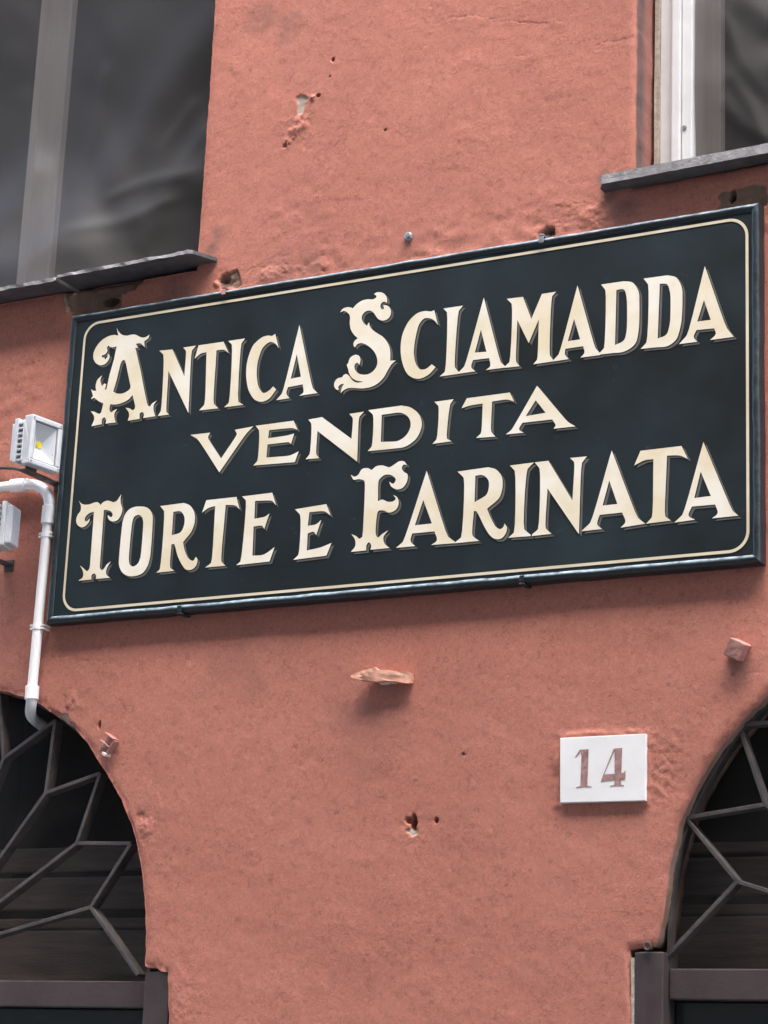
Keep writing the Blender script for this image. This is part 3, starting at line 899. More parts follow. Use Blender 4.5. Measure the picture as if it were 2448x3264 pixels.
def boards(x0, x1, edges, y):
    for k, (zb, zt) in enumerate(edges):
        mb = MB()
        mb.box(x0, x1, y + 0.006 * (k % 2), y + 0.03, zb, zt, 0.004)
        mb.build("shutter_board", M['board'], bld)
zl = [1.9299, 2.0461, 2.0555, 2.073, 2.1613, 2.175, 2.2271]
boards(-1.66, -0.45, [(zl[0], zl[1]), (zl[2] - 0.004, zl[3]), (zl[4] - (zl[4] - zl[3]) + 0.018, zl[4]), (zl[5], zl[6])], 0.16)
zr = [1.9611, 2.0635, 2.0721, 2.0864, 2.173, 2.1817, 2.2021]
boards(0.56, 1.75, [(zr[0], zr[1]), (zr[2] - 0.004, zr[3]), (zr[3] + 0.016, zr[4]), (zr[5], zr[6])], 0.16)

# door frames below the fanlights
ztl = 1.9297; zbl = 1.8754
mb = MB(); mb.box(-0.500, -0.4395, 0.004, 0.075, 0.0, 1.948, 0.003); mb.jitter(0.0015, 3)
df = mb.build("door_frame", M['brown'], bld)
mb = MB(); mb.box(-1.706, -1.642, 0.004, 0.075, 0.0, 1.943, 0.003); mb.build("door_frame", M['brown'], bld)
mb = MB(); mb.box(-1.641, -0.501, 0.028, 0.090, zbl, ztl, 0.003); mb.build("door_transom", M['brown'], bld)
mb = MB(); mb.box(-1.640, -1.080, 0.050, 0.085, 0.0, zbl - 0.001, 0.003); d1 = mb.build("door", M['pane'], bld)
mb = MB(); mb.box(-1.078, -0.502, 0.050, 0.085, 0.0, zbl - 0.001, 0.003); d2 = mb.build("door", M['pane'], bld)
ztr = 1.9574; zbr = 1.9019
mb = MB(); mb.box(0.5665, 0.6225, 0.002, 0.075, 0.0, 1.9855, 0.003); mb.jitter(0.0015, 3); mb.build("door_frame", M['brown'], bld)
mb = MB(); mb.box(0.5605, 0.5662, 0.0025, 0.060, 0.0, 1.975); mb.jitter(0.004, 18); mb.build("mortar_bead", M['mortar'], bld)
mb = MB(); mb.box(1.700, 1.751, 0.002, 0.075, 0.0, 1.984, 0.003); mb.build("door_frame", M['brown'], bld)
mb = MB(); mb.box(0.6235, 1.699, 0.026, 0.090, zbr, ztr, 0.003); mb.build("door_transom", M['brown'], bld)
mb = MB(); mb.box(0.6245, 1.160, 0.055, 0.085, 0.0, zbr - 0.001, 0.003); mb.build("door", M['pane'], bld)
mb = MB(); mb.box(1.162, 1.698, 0.055, 0.085, 0.0, zbr - 0.001, 0.003); mb.build("door", M['pane'], bld)
# corner gusset plates and the hinge eye
c = Vector((0.5945, 0.0, 1.9948))
mb = MB()
for k in range(12):
    a = 2 * math.pi * k / 12; b = 2 * math.pi * (k + 1) / 12
    mb.tube([c + Vector((math.cos(a) * 0.0065, -0.006, math.sin(a) * 0.0065)), c + Vector((math.cos(b) * 0.0065, -0.006, math.sin(b) * 0.0065))], 0.0022, 6)
mb.tube([c + Vector((0.002, 0.012, -0.004)), c + Vector((0.002, -0.006, -0.004))], 0.0025, 6)
mb.build("hinge_eye", M['iron'], bld)

# ------------------------------------------------------------------ lettering outlines (0.1 mm on the sign face)
GLYPHS = [
 ('A', '-6714,33506 -6652,33395~ -6541,33306~ -6408,33271~ -6305,33279~ -6188,33263~ -6066,33195~ -5961,33164~ -5873,33180~ -5812,33216 -5831,33134~ -5892,33098~ -5940,33065 -5910,32931 -5986,32998~ -6034,33038~ -6157,33044 -6090,32939 -6168,32949 -6144,32895 -5972,32379 -5856,31973 -5744,31615 -5700,31543~ -5661,31533~ -5615,31588~ -5487,31645 -5561,31549~ -5558,31438~ -5502,31288 -5817,31281 -5806,31379~ -5861,31425~ -5915,31393~ -5912,31276 -6223,31269 -6195,31382~ -6214,31462~ -6307,31578 -6196,31548~ -6115,31500~ -6066,31521~ -6053,31586 -6145,31854 -6240,31765~ -6427,31699~ -6606,31687~ -6724,31713 -6739,31592~ -6708,31532~ -6675,31517~ -6620,31555~ -6525,31577 -6589,31495~ -6595,31418~ -6543,31267 -6814,31272 -6810,31366~ -6860,31422~ -6915,31389~ -6918,31273 -7195,31255 -7136,31393~ -7144,31484~ -7240,31607 -7154,31591~ -7059,31541~ -6998,31522~ -6956,31551 -6916,31753 -7045,31819~ -7184,31915~ -7253,31890 -7250,31923~ -7214,31958 -7282,32130 -7213,32087~ -7140,32073 -7164,32194~ -7130,32325~ -7008,32423 -7048,32315~ -6991,32161 -6932,32221 -6877,32192 -6911,32067 -6860,32077 -6811,32397 -6720,32758 -6675,33058 -6751,33045~ -6830,33056~ -6900,33105 -6935,33059~ -6916,32988~ -6961,32915~ -7012,32899 -7063,32883~ -7047,32847~ -6987,32833 -6963,32784 -6902,32839 -6903,32918 -6846,32865~ -6858,32776~ -6941,32685~ -7069,32662~ -7206,32732~ -7282,32844~ -7294,32971~ -7229,33121~ -7084,33261~ -6894,33332~ -6751,33335~ -6651,33304|-6443,32708~ -6391,32624 -6213,32052 -6235,31999~ -6345,31940~ -6472,31922~ -6590,31948~ -6672,31997 -6604,32258 -6533,32620 -6493,32688~'),
 ('N', '-5518,32798 -5169,32779 -4812,32117 -4817,32704~ -4895,32785 -4559,32786 -4657,32682~ -4642,31259 -5237,32289 -5216,31351~ -5144,31284 -5436,31284 -5365,31392~ -5402,32688~'),
 ('T', '-4493,32782 -3852,32779 -3702,32495 -3825,32589~ -4021,32601 -4000,31389~ -3875,31270 -4369,31284 -4247,31396~ -4275,32595 -4426,32581~ -4576,32484'),
 ('I', '-3735,32779 -3308,32779 -3392,32674~ -3380,31359~ -3246,31274 -3733,31276 -3624,31366~ -3638,32684~'),
 ('C', '-2555,32779 -2445,32442 -2528,32545~ -2671,32610~ -2843,32507~ -2950,32199~ -2955,31878~ -2887,31617~ -2764,31477~ -2628,31516~ -2532,31595 -2451,31517 -2616,31333~ -2790,31286~ -2971,31354~ -3139,31581~ -3228,31959~ -3211,32279~ -3079,32608~ -2858,32752~ -2732,32764~ -2629,32743~'),
 ('A', '-1964,32897 -1549,31426~ -1432,31311 -1876,31305 -1781,31365~ -1804,31549 -2164,31531 -2193,31394~ -2111,31282 -2436,31277 -2307,31408~|-1989,32243 -1859,31726 -2107,31712'),
 ('S', '-981,33036 -921,33109~ -806,33130~ -735,33114~ -682,33085 -599,33159~ -464,33225~ -326,33235~ -199,33216~ -126,33251~ -134,33289~ -187,33329 -126,33358~ -34,33349~ 60,33298~ 121,33214~ 135,33148~ 132,33084 91,33117~ 23,33116~ -20,33053~ 0,32981~ 47,32953~ 68,32987 48,33048 117,33038~ 199,32979~ 238,32888~ 220,32784~ 154,32724~ 53,32707~ -52,32754~ -124,32844~ -186,32927~ -280,32978~ -382,32961~ -447,32890~ -449,32805~ -393,32711~ -315,32647 -295,32697 -267,32710 -258,32639~ -190,32544~ -60,32441~ 69,32349~ 177,32218~ 239,32093~ 262,31964~ 266,31801 399,31788 301,31717~ 217,31592~ 133,31456~ -9,31338~ -176,31281~ -369,31279~ -576,31315~ -702,31326~ -804,31296~ -875,31237 -858,31340~ -805,31434 -880,31433~ -940,31382~ -920,31316 -978,31329~ -1040,31416~ -1038,31490~ -968,31571~ -859,31583 -821,31631~ -764,31645~ -693,31594~ -607,31482~ -489,31420~ -347,31425 -515,31471~ -633,31554~ -702,31669~ -723,31746~ -763,31846 -730,31874 -690,31985~ -612,32033~ -543,32038~ -472,31999~ -440,31931~ -443,31868~ -457,31806 -488,31842~ -528,31858~ -572,31811~ -562,31725~ -489,31631~ -360,31577~ -224,31576~ -102,31644~ -39,31751~ -39,31867~ -97,32012~ -205,32143~ -324,32233~ -440,32281~ -532,32267~ -586,32205 -623,32263~ -604,32346~ -527,32399 -636,32510~ -711,32639~ -736,32781~ -736,32899~ -756,32956~ -835,33032~ -906,33058~'),
 ('C', '1248,32765 1347,32425 1297,32496~ 1198,32582~ 1024,32616~ 913,32514~ 830,32181~ 814,31876~ 871,31652~ 972,31522~ 1106,31514~ 1236,31595 1325,31521 1168,31380~ 942,31320~ 707,31431~ 561,31693~ 499,32027~ 533,32349~ 677,32620~ 864,32757~ 1037,32778~ 1172,32749~'),
 ('I', '1458,32771 1904,32770 1813,32666~ 1767,31463~ 1859,31345 1861,31309 1427,31308 1541,31395~ 1542,32678~'),
 ('A', '2371,32873 2795,31434~ 2890,31334 2890,31308 2466,31310 2557,31378~ 2533,31557 2170,31561 2138,31415~ 2234,31314 1861,31312 1859,31345 1977,31453~|2327,32189 2467,31699 2206,31716'),
 ('M', '2888,32771 3248,32762 3444,32263 3664,32762 3974,32764 3889,32680~ 3867,31438~ 3943,31325 3960,31300 3509,31296 3589,31380~ 3610,32231 3399,31756 3136,32282 3135,31393~ 3212,31295 2891,31302 2890,31337 2984,31412~ 3000,32649~'),
 ('A', '4435,32827 4846,31449~ 4944,31334 4945,31298 4527,31300 4606,31387~ 4580,31532 4199,31528 4194,31411~ 4277,31305 3952,31297 3943,31325 4055,31429~|4375,32130 4512,31683 4248,31680'),
 ('D', '4942,32771 5422,32767 5601,32716~ 5736,32504~ 5754,32266~ 5745,31682~ 5674,31430~ 5440,31301~ 5202,31304~ 4934,31311 4934,31346 5022,31431~ 5034,32638~|5268,32604 5424,32595~ 5485,32423~ 5494,31717~ 5437,31535~ 5254,31464'),
 ('D', '5837,32760 6337,32752 6513,32681~ 6630,32459~ 6646,32194~ 6619,31705~ 6520,31401~ 6347,31295~ 6085,31301~ 5793,31312 5909,31427~ 5933,32622~|6177,32600 6324,32569~ 6392,32377~ 6388,31737~ 6316,31530~ 6142,31476'),
 ('A', '7100,32825 7548,31488~ 7683,31298 7208,31298 7322,31405~ 7293,31524 6936,31539 6880,31409~ 6951,31299 6578,31301 6736,31458~|7084,32130 7222,31706 6950,31710'),
 ('V', '-4552,30753 -4047,30746 -4097,30650~ -3731,30134 -3369,30642~ -3427,30737 -2968,30760 -3115,30638~ -3753,29830 -4370,30643~'),
 ('E', '-2912,30766 -1980,30769 -1871,30557 -1998,30609~ -2568,30630 -2584,30452 -2127,30462~ -1949,30484 -2013,30263 -2063,30306~ -2589,30316 -2599,30030 -2018,30016~ -1816,30080 -1898,29855 -2911,29890 -2819,29980~ -2821,30655~'),
 ('N', '-1622,30751 -1295,30767 -565,30210 -561,30663~ -646,30759 -299,30766 -401,30668~ -407,29705 -1388,30476 -1387,29971~ -1314,29877 -1641,29888 -1551,29989~ -1548,30656~'),
 ('D', '-200,30786 570,30792 786,30724~ 991,30544~ 1059,30338~ 965,30069~ 699,29902~ 426,29890~ -172,29901 -84,29990~ -86,30672~|122,30647 577,30636~ 749,30516~ 802,30340~ 719,30153~ 541,30046~ 128,30065'),
 ('I', '1328,30779 1762,30782 1691,30684~ 1643,29963~ 1749,29896 1318,29889 1404,29976~ 1422,30675~'),
 ('T', '2060,30765 3013,30767 3111,30566 2959,30626~ 2624,30626 2628,29989~ 2719,29882 2295,29903 2395,29988~ 2419,30609 2140,30602~ 1948,30569'),
 ('A', '3603,30836 4289,30000~ 4445,29893 3980,29901 4022,29964~ 3948,30095 3305,30102 3237,29973~ 3340,29893 2950,29902 3064,29980~|3582,30536 3802,30249 3374,30231'),
 ('T', '-7372,29568 -7303,29497~ -7204,29458~ -7068,29456~ -6961,29481~ -6880,29484~ -6808,29442~ -6782,29405 -6728,29458~ -6610,29492~ -6513,29465~ -6430,29439~ -6352,29466~ -6249,29600 -6261,29503~ -6245,29398~ -6193,29267~ -6215,29131~ -6299,29025~ -6418,29002~ -6516,29046~ -6563,29119~ -6560,29165 -6509,29120~ -6461,29109~ -6438,29153~ -6478,29226~ -6563,29268~ -6680,29291 -6676,28055 -6662,27974~ -6605,27936~ -6554,27971~ -6494,28051~ -6393,28110 -6475,27981~ -6499,27882~ -6473,27811~ -6381,27747 -6755,27750 -6757,27835~ -6814,27876~ -6872,27844~ -6870,27748 -7214,27747 -7106,27818~ -7099,27897~ -7127,27979~ -7205,28089 -7096,28011~ -7009,27947~ -6958,27977~ -6937,28043 -6942,29271 -7049,29258~ -7152,29187~ -7172,29108~ -7134,29070~ -7088,29088~ -7045,29142 -7046,29073~ -7132,28977~ -7238,28947~ -7353,29010~ -7405,29118~ -7375,29243~ -7308,29329~ -7304,29433~'),
 ('O', '-5721,29272~ -5573,29240~ -5446,29148~ -5383,29017~ -5372,28880~ -5375,28124~ -5425,27927~ -5543,27780~ -5763,27730~ -5937,27756~ -6091,27859~ -6171,28012~ -6184,28161~ -6161,28966~ -6120,29111~ -6023,29227~ -5881,29276~|-5745,29086~ -5661,29027~ -5618,28915~ -5626,28135~ -5681,28004~ -5801,27947~ -5891,28000~ -5926,28127~ -5905,28942~ -5862,29052~'),
 ('R', '-5208,29231 -4604,29241 -4441,29165~ -4321,28999~ -4295,28792~ -4359,28594~ -4557,28374 -4505,28200~ -4392,28004~ -4271,27943~ -4209,28022 -4166,27968~ -4185,27835~ -4295,27752~ -4432,27763~ -4538,27865~ -4672,28079~ -4781,28352~ -4850,28350 -4839,27839~ -4729,27763 -5188,27758 -5105,27828~ -5098,29109~|-4857,29068 -4669,29058~ -4571,28938~ -4558,28766~ -4634,28602~ -4856,28551'),
 ('T', '-4036,29244 -3282,29242 -3186,28957 -3288,29051~ -3541,29093 -3561,27865~ -3458,27765 -3958,27769 -3819,27854~ -3802,29093 -3965,29067~ -4124,28980'),
 ('E', '-3148,29237 -2407,29246 -2296,28962 -2396,29064~ -2815,29106 -2809,28718 -2545,28744~ -2445,28801 -2553,28474 -2608,28549~ -2817,28552 -2804,27925 -2531,27926~ -2277,28061 -2380,27764 -3190,27754 -3091,27825~ -3046,29145~'),
 ('E', '-1834,28829 -1086,28868 -972,28611 -1118,28715~ -1482,28733 -1506,28445 -1305,28462~ -1189,28541 -1292,28226 -1357,28304~ -1497,28281 -1497,27920 -1157,27962~ -921,28030 -1027,27771 -1810,27749 -1695,27847~ -1704,28699~'),
 ('F', '-542,29437 -454,29388~ -369,29418~ -288,29528~ -160,29540~ -57,29485 39,29553~ 181,29561~ 354,29503~ 465,29551~ 575,29604~ 689,29587~ 754,29502 677,29520~ 638,29455~ 684,29372~ 771,29311~ 764,29144~ 657,29026~ 531,29018~ 400,29104~ 362,29198 455,29145~ 508,29222~ 419,29322~ 248,29348~ 124,29262~ 117,28809 215,28833~ 359,28772~ 471,28774~ 525,28820~ 465,28903 552,28856~ 600,28722~ 549,28599~ 397,28542~ 253,28602~ 141,28600~ 105,28462~ 100,28128~ 152,28046~ 234,28102~ 385,28178 279,28034~ 314,27903~ 430,27804 -6,27804 4,27906~ -56,27962~ -101,27902~ -104,27800 -459,27798 -365,27913~ -372,28042~ -464,28174 -347,28117~ -273,28059~ -209,28092~ -200,29192~ -218,29272~ -350,29325~ -465,29324~'),
 ('A', '1209,29338 1742,27918~ 1906,27792 1906,27772 1369,27781 1492,27863~ 1434,28055 933,28058 905,27901~ 1012,27790 576,27793 726,27901~|1156,28732 1368,28225 986,28222'),
 ('R', '1905,29245 2581,29264 2749,29202~ 2886,29032~ 2908,28844~ 2848,28617~ 2583,28412 2645,28267~ 2784,28023~ 2884,27967~ 2948,28007~ 2971,28074 3027,27985~ 3001,27865~ 2906,27774~ 2775,27778~ 2657,27866~ 2536,28046~ 2352,28380~ 2293,28394 2285,27884~ 2429,27771 1906,27769 1906,27792 2028,27877~ 2044,29105~|2303,29117 2470,29110~ 2589,29001~ 2610,28874~ 2565,28708~ 2304,28571'),
 ('I', '3054,29249 3574,29255 3439,29132~ 3401,27915~ 3541,27789 3542,27766 3060,27775 3179,27871~ 3162,29128~'),
 ('N', '3591,29253 3883,29257 4410,28398 4429,29172~ 4342,29263 4697,29256 4598,29137~ 4557,27712 3878,28694 3862,27888~ 3984,27771 3569,27764 3568,27796 3692,27888~ 3697,29120~'),
 ('A', '5215,29319 5775,27915~ 5922,27790 5417,27759 5514,27860~ 5446,28057 4984,28054 4937,27867~ 5038,27769 4606,27764 4787,27913~|5173,28722 5345,28235 5041,28233'),
 ('T', '5810,29246 6640,29249 6769,28981 6608,29062~ 6350,29091 6325,27893~ 6438,27804 5939,27789 6051,27904~ 6074,29051 5894,29045~ 5682,28966'),
 ('A', '7079,29279 7657,27874~ 7766,27771 7249,27768 7359,27856~ 7312,28031 6853,28036 6790,27864~ 6917,27774 6503,27758 6662,27892~|7026,28702 7227,28205 6900,28197'),
]
DIGITS = [
 ('one', '4577,23568 4758,23572 4744,22882 4830,22866 4830,22850 4684,22868 4521,22848 4520,22864 4601,22884 4615,23446 4596,23527 4501,23424 4484,23431'),
 ('four', '5282,23561 5435,23564 5422,23094 5466,23100 5508,23146 5501,22968 5417,22965 5418,22876 5477,22868 5477,22850 5342,22865 5198,22849 5197,22865 5282,22878 5291,22969 5128,22960 5009,22940 5066,23092 5256,23543|5282,23517 5288,23087 5080,23085'),
]

# ------------------------------------------------------------------ shop sign
SX0, SX1, SZ0, SZ1 = -0.8005, 0.8205, 2.6835, 3.3975
SO = ((SX0 + SX1) / 2, -0.004, SZ0)
sign = empty("shop_sign", SO)
tag(sign, "long dark painted shop sign with cream lettering hung across the stucco wall", "sign")
mb = MB(SO)
mb.box(SX0 + 0.012, SX1 - 0.012, -0.0272, -0.006, SZ0 + 0.012, SZ1 - 0.012)
mb.build("sign_panel", M['panel'], sign)
prof = [(0.0, -0.003), (0.0, -0.021), (0.0018, -0.0275), (0.0052, -0.0315), (0.0090, -0.0325), (0.0128, -0.0312), (0.0158, -0.0290), (0.0172, -0.0266)]
corners = [(SX0, SZ0, 1, 1), (SX1, SZ0, -1, 1), (SX1, SZ1, -1, -1), (SX0, SZ1, 1, -1)]
for k in range(4):
    a = corners[k]; b = corners[(k + 1) % 4]
    mb = MB(SO)
    n = 60
    rings = []
    for i in range(n + 1):
        t = i / n
        ring = []
        for o, y in prof:
            p0 = Vector((a[0] + a[2] * o, y, a[1] + a[3] * o)); p1 = Vector((b[0] + b[2] * o, y, b[1] + b[3] * o))
            p = p0.lerp(p1, t)
            if 0 < i < n:
                wob = float(fbm(p.x * 22 + k * 5, p.z * 22 + o * 90, 12, 3))
                p.y += wob * 0.0024
                p.x += float(fbm(p.z * 30, k + 3.3, 15)) * 0.0012 * (k % 2)
                p.z += float(fbm(p.x * 30, k + 3.3, 16)) * 0.0012 * ((k + 1) % 2)
            ring.append(tuple(p))
        rings.append(mb.vs(ring))
    for r0, r1 in zip(rings, rings[1:]):
        for j in range(len(prof) - 1):
            mb.bm.faces.new((r0[j], r0[j + 1], r1[j + 1], r1[j]))
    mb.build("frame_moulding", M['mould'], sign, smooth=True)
# thin cream line with round corners
def rounded(x0, x1, z0, z1, r, n=10):
    out = []
    for cx, cz, a0 in ((x1 - r, z1 - r, 0), (x0 + r, z1 - r, 90), (x0 + r, z0 + r, 180), (x1 - r, z0 + r, 270)):
        out += [(cx + r * math.cos(math.radians(a0 + 90 * i / n)), cz + r * math.sin(math.radians(a0 + 90 * i / n))) for i in range(n + 1)]
    return out
LX0, LX1, LZ0, LZ1 = -0.7606, 0.7978, 2.7071, 3.3727
outer = rounded(LX0, LX1, LZ0, LZ1, 0.040)
inner = rounded(LX0 + 0.0058, LX1 - 0.0058, LZ0 + 0.0058, LZ1 - 0.0058, 0.0345)
mb = MB(SO)
vo = mb.vs([(x, -0.0284, z) for x, z in outer]); vi = mb.vs([(x, -0.0284, z) for x, z in inner])
for i in range(len(vo)):
    j = (i + 1) % len(vo)
    mb.bm.faces.new((vo[i], vi[i], vi[j], vo[j]))
mb.build("border_line", M['stripe'], sign)
for ch, txt in GLYPHS:
    loops = outline(txt)
    let = flat_shape("letter", loops, -0.0289, M['letter'], sign, SO)
    flat_shape("letter_outline", loops, -0.0285, M['panel'], let, SO, 0.0019, -0.0018)
    flat_shape("letter_shade", loops, -0.0281, M['shade'], let, SO, 0.0056, -0.0052)
# clips that hold the sign
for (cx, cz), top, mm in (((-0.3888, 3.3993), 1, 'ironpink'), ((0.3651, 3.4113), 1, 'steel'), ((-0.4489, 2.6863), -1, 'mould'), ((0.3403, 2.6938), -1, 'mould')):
    zz = SZ1 if top > 0 else SZ0
    mb = MB(SO)
    mb.box(cx - 0.0055, cx + 0.0055, -0.0375, -0.0345, zz - top * 0.014, zz - top * 0.001, 0.001) if top > 0 else mb.box(cx - 0.005, cx + 0.005, -0.0375, -0.0345, zz + 0.001, zz + 0.014, 0.001)
    if top > 0:
        mb.box(cx - 0.005, cx + 0.005, -0.0370, 0.006, zz + 0.0015, zz + 0.0050, 0.001)
    else:
        mb.box(cx - 0.005, cx + 0.005, -0.0370, 0.006, zz - 0.0050, zz - 0.0015, 0.001)
    mb.jitter(0.0015, 1)
    mb.build("mounting_clip", M[mm], sign)

# ------------------------------------------------------------------ house number plaque
pc = [(0.4191, 2.2584), (0.59, 2.2569), (0.5895, 2.3814), (0.4166, 2.3812)]
PO = ((pc[0][0] + pc[1][0]) / 2, 0.0, pc[0][1])
plq = empty("house_number_plaque", PO)
tag(plq, "small white marble plaque with red number 14 on the stucco wall", "plaque")
mb = MB(PO)
mb.hexa([(pc[0][0], -0.0115, pc[0][1]), (pc[1][0], -0.0115, pc[1][1]), (pc[2][0], -0.0115, pc[2][1]), (pc[3][0], -0.0115, pc[3][1]),
         (pc[0][0], 0.012, pc[0][1]), (pc[1][0], 0.012, pc[1][1]), (pc[2][0], 0.012, pc[2][1]), (pc[3][0], 0.012, pc[3][1])], 0.0012)
mb.build("marble_slab", M['marble'], plq)
for nm, txt in DIGITS:
    flat_shape("digit", outline(txt), -0.0121, M['digit'], plq, PO)

# ------------------------------------------------------------------ floodlights
def floodlight(loc, yaw, label):
    root = empty("floodlight", loc)
    root.rotation_euler = (0, 0, yaw)
    tag(root, label, "floodlight", "floodlights by the sign")
    W, H = 0.0455, 0.056        # half width (y), half height (z); front faces +x
    def frame(name, x0, x1, w, h, wi, hi, mat):
        mb = MB()
        for (ya, yb, za, zb) in ((-w, w, hi, h), (-w, w, -h, -hi), (-w, -wi, -hi, hi), (wi, w, -hi, hi)):
            mb.box(x0, x1, ya, yb, za, zb)
        bmesh.ops.remove_doubles(mb.bm, verts=mb.bm.verts[:], dist=1e-5)
        return mb.build(name, M[mat], root)
    bz = frame("bezel", -0.025, 0.0, W, H, W - 0.011, H - 0.012, 'lamp')
    md = bz.modifiers.new("bevel", 'BEVEL'); md.width = 0.0025; md.segments = 2; md.limit_method = 'ANGLE'
    frame("gasket", -0.006, -0.0035, W - 0.0112, H - 0.0122, W - 0.0135, H - 0.0145, 'lampdark')
    # pyramid reflector with the chip at its centre
    mb = MB()
    a = mb.vs([(-0.005, y, z) for y, z in ((-W + 0.0135, -H + 0.0145), (W - 0.0135, -H + 0.0145), (W - 0.0135, H - 0.0145), (-W + 0.0135, H - 0.0145))])
    b = mb.vs([(-0.024, y, z) for y, z in ((-0.008, -0.008), (0.008, -0.008), (0.009, 0.005), (-0.008, 0.008))])
    for i in range(4):
        mb.bm.faces.new((a[i], a[(i + 1) % 4], b[(i + 1) % 4], b[i]))
    mb.bm.faces.new(b)
    mb.build("reflector", M['reflector'], root)
    mb = MB(); mb.tube([(-0.0238, 0, 0), (-0.0215, 0, 0)], 0.0078, 18); mb.build("led_chip", M['led'], root)
    mb = MB(); mb.bm.faces.new(mb.vs([(-0.0032, -W + 0.0112, -H + 0.0122), (-0.0032, W - 0.0112, -H + 0.0122), (-0.0032, W - 0.0112, H - 0.0122), (-0.0032, -W + 0.0112, H - 0.0122)])); mb.build("glass", M['glass'], root)
    mb = MB(); mb.box(-0.030, -0.0252, -W + 0.004, W - 0.004, -H + 0.005, H - 0.005, 0.002)
    mb.box(-0.046, -0.0295, -W + 0.010, W - 0.010, -H + 0.012, H - 0.012); mb.build("housing", M['lampdark'], root)
    fin = None
    for k in range(8):
        z = -H + 0.014 + k * (2 * H - 0.028) / 7
        if fin is None:
            mb = MB(); mb.box(-0.047, -0.0302, -W + 0.004, W - 0.004, -0.0022, 0.0022, 0.001)
            o = mb.build("cooling_fin", M['lamp'], root, (0, 0, z)); fin = o.data
        else:
            link("cooling_fin", fin, None, root, (0, 0, z))
    mb = MB(); mb.box(-0.072, -0.0472, -W + 0.008, W - 0.034, -H + 0.016, H - 0.010, 0.003)
    mb.box(-0.058, -0.0472, -W + 0.002, W - 0.028, -H + 0.010, H - 0.002, 0.002); mb.build("driver_box", M['lamp'], root)
    for sz in (-1, 1):
        for q in (-1, 1):
            mb = MB(); mb.tube([(0.0002, q * (W - 0.005), sz * 0.0495), (0.0010, q * (W - 0.005), sz * 0.0495)], 0.0022, 8)
            mb.build("bezel_screw", M['lampdark'], root)
    return root
def bracket(root, wall_y_local):
    # swivel arm from the housing back to the wall
    pass
FL1 = Vector((-0.7795, -0.106, 3.0700))
f1 = floodlight(FL1, math.radians(-9), "pale grey floodlight facing the left edge of the dark sign")
FL2 = Vector((-0.8692, -0.1, 2.8936)) + Vector((-0.070, 0, 0.004))
f2 = floodlight(FL2, math.radians(197), "pale grey floodlight below the conduit bend, turned away from the sign")
for root, loc in ((f1, FL1), (f2, FL2)):
    inv = root.matrix_basis.inverted()
    Minv = (Matrix.Translation(loc) @ Matrix.Rotation(root.rotation_euler.z, 4, 'Z')).inverted()
    s = 1 if root is f1 else -1
    mb = MB()
    x = loc.x - 0.036 if s > 0 else loc.x + 0.004
    def w2l(p): return Minv @ Vector(p)
    def lbox(x0, x1, y0, y1, z0, z1):
        mb.hexa([w2l(p) for p in ((x0, y0, z0), (x1, y0, z0), (x1, y0, z1), (x0, y0, z1), (x0, y1, z0), (x1, y1, z0), (x1, y1, z1), (x0, y1, z1))], 0.001)
    lbox(x - 0.012, x + 0.012, loc.y - 0.030, 0.006, loc.z - 0.0655, loc.z - 0.0615)
    lbox(x - 0.012, x + 0.012, loc.y - 0.006, loc.y + 0.006, loc.z - 0.0612, loc.z - 0.048)
    lbox(x - 0.013, x + 0.013, -0.004, 0.006, loc.z - 0.078, loc.z - 0.052)
    mb.build("bracket", M['iron'], root)

# ------------------------------------------------------------------ white conduit
def bez(p, n=8):
    out = []
    P = [Vector(q) for q in p]
    for i in range(n + 1):
        t = i / n
        out.append(P[0] * (1 - t)**3 + P[1] * 3 * t * (1 - t)**2 + P[2] * 3 * t * t * (1 - t) + P[3] * t**3)
    return out
CY = -0.022
top_l = Vector((-1.2643, -0.022, 3.0154)); h1 = Vector((-0.9296, -0.022, 3.0119)); h2 = Vector((-0.8911, -0.022, 3.0108))
e2 = Vector((-0.8222, -0.022, 2.9524)); v1 = Vector((-0.8227, -0.022, 2.9151)); v2 = Vector((-0.8273, -0.022, 2.5483)); v3 = Vector((-0.8263, -0.022, 2.5221))
tail = Vector((-0.8597, 0.07, 2.4796))
cdt = empty("electrical_conduit", (v2.x, 0, v2.z))
CO = (v2.x, 0, v2.z)
tag(cdt, "white plastic conduit bending down beside the sign into the arched doorway", "conduit")
R = 0.0112
mb = MB(CO); mb.tube([top_l, h1], R, 18); mb.build("pipe", M['pvc'], cdt, smooth=True)
mb = MB(CO); mb.tube([v1, v2], R, 18); mb.build("pipe", M['pvc'], cdt, smooth=True)
mb = MB(CO); mb.tube(bez([h2, h2 + (h2 - h1).normalized() * 0.038, e2 + (e2 - v1).normalized() * 0.036, e2], 16), R * 1.08, 18); mb.build("elbow", M['pvc'], cdt, smooth=True)
mb = MB(CO); mb.tube(bez([v3, v3 + (v3 - v2).normalized() * 0.035, tail + Vector((-0.022, -0.035, 0.022)), tail], 16), R * 1.06, 18); mb.build("elbow", M['pvc'], cdt, smooth=True)
for a, b in ((h1, h2), (e2, v1), (v2, v3)):
    d = (b - a).normalized()
    mb = MB(CO); mb.tube([a - d * 0.002, a - d * 0.001, b + d * 0.001, b + d * 0.002], [R * 1.26, R * 1.36, R * 1.36, R * 1.26], 18); mb.build("coupling", M['pvc'], cdt)
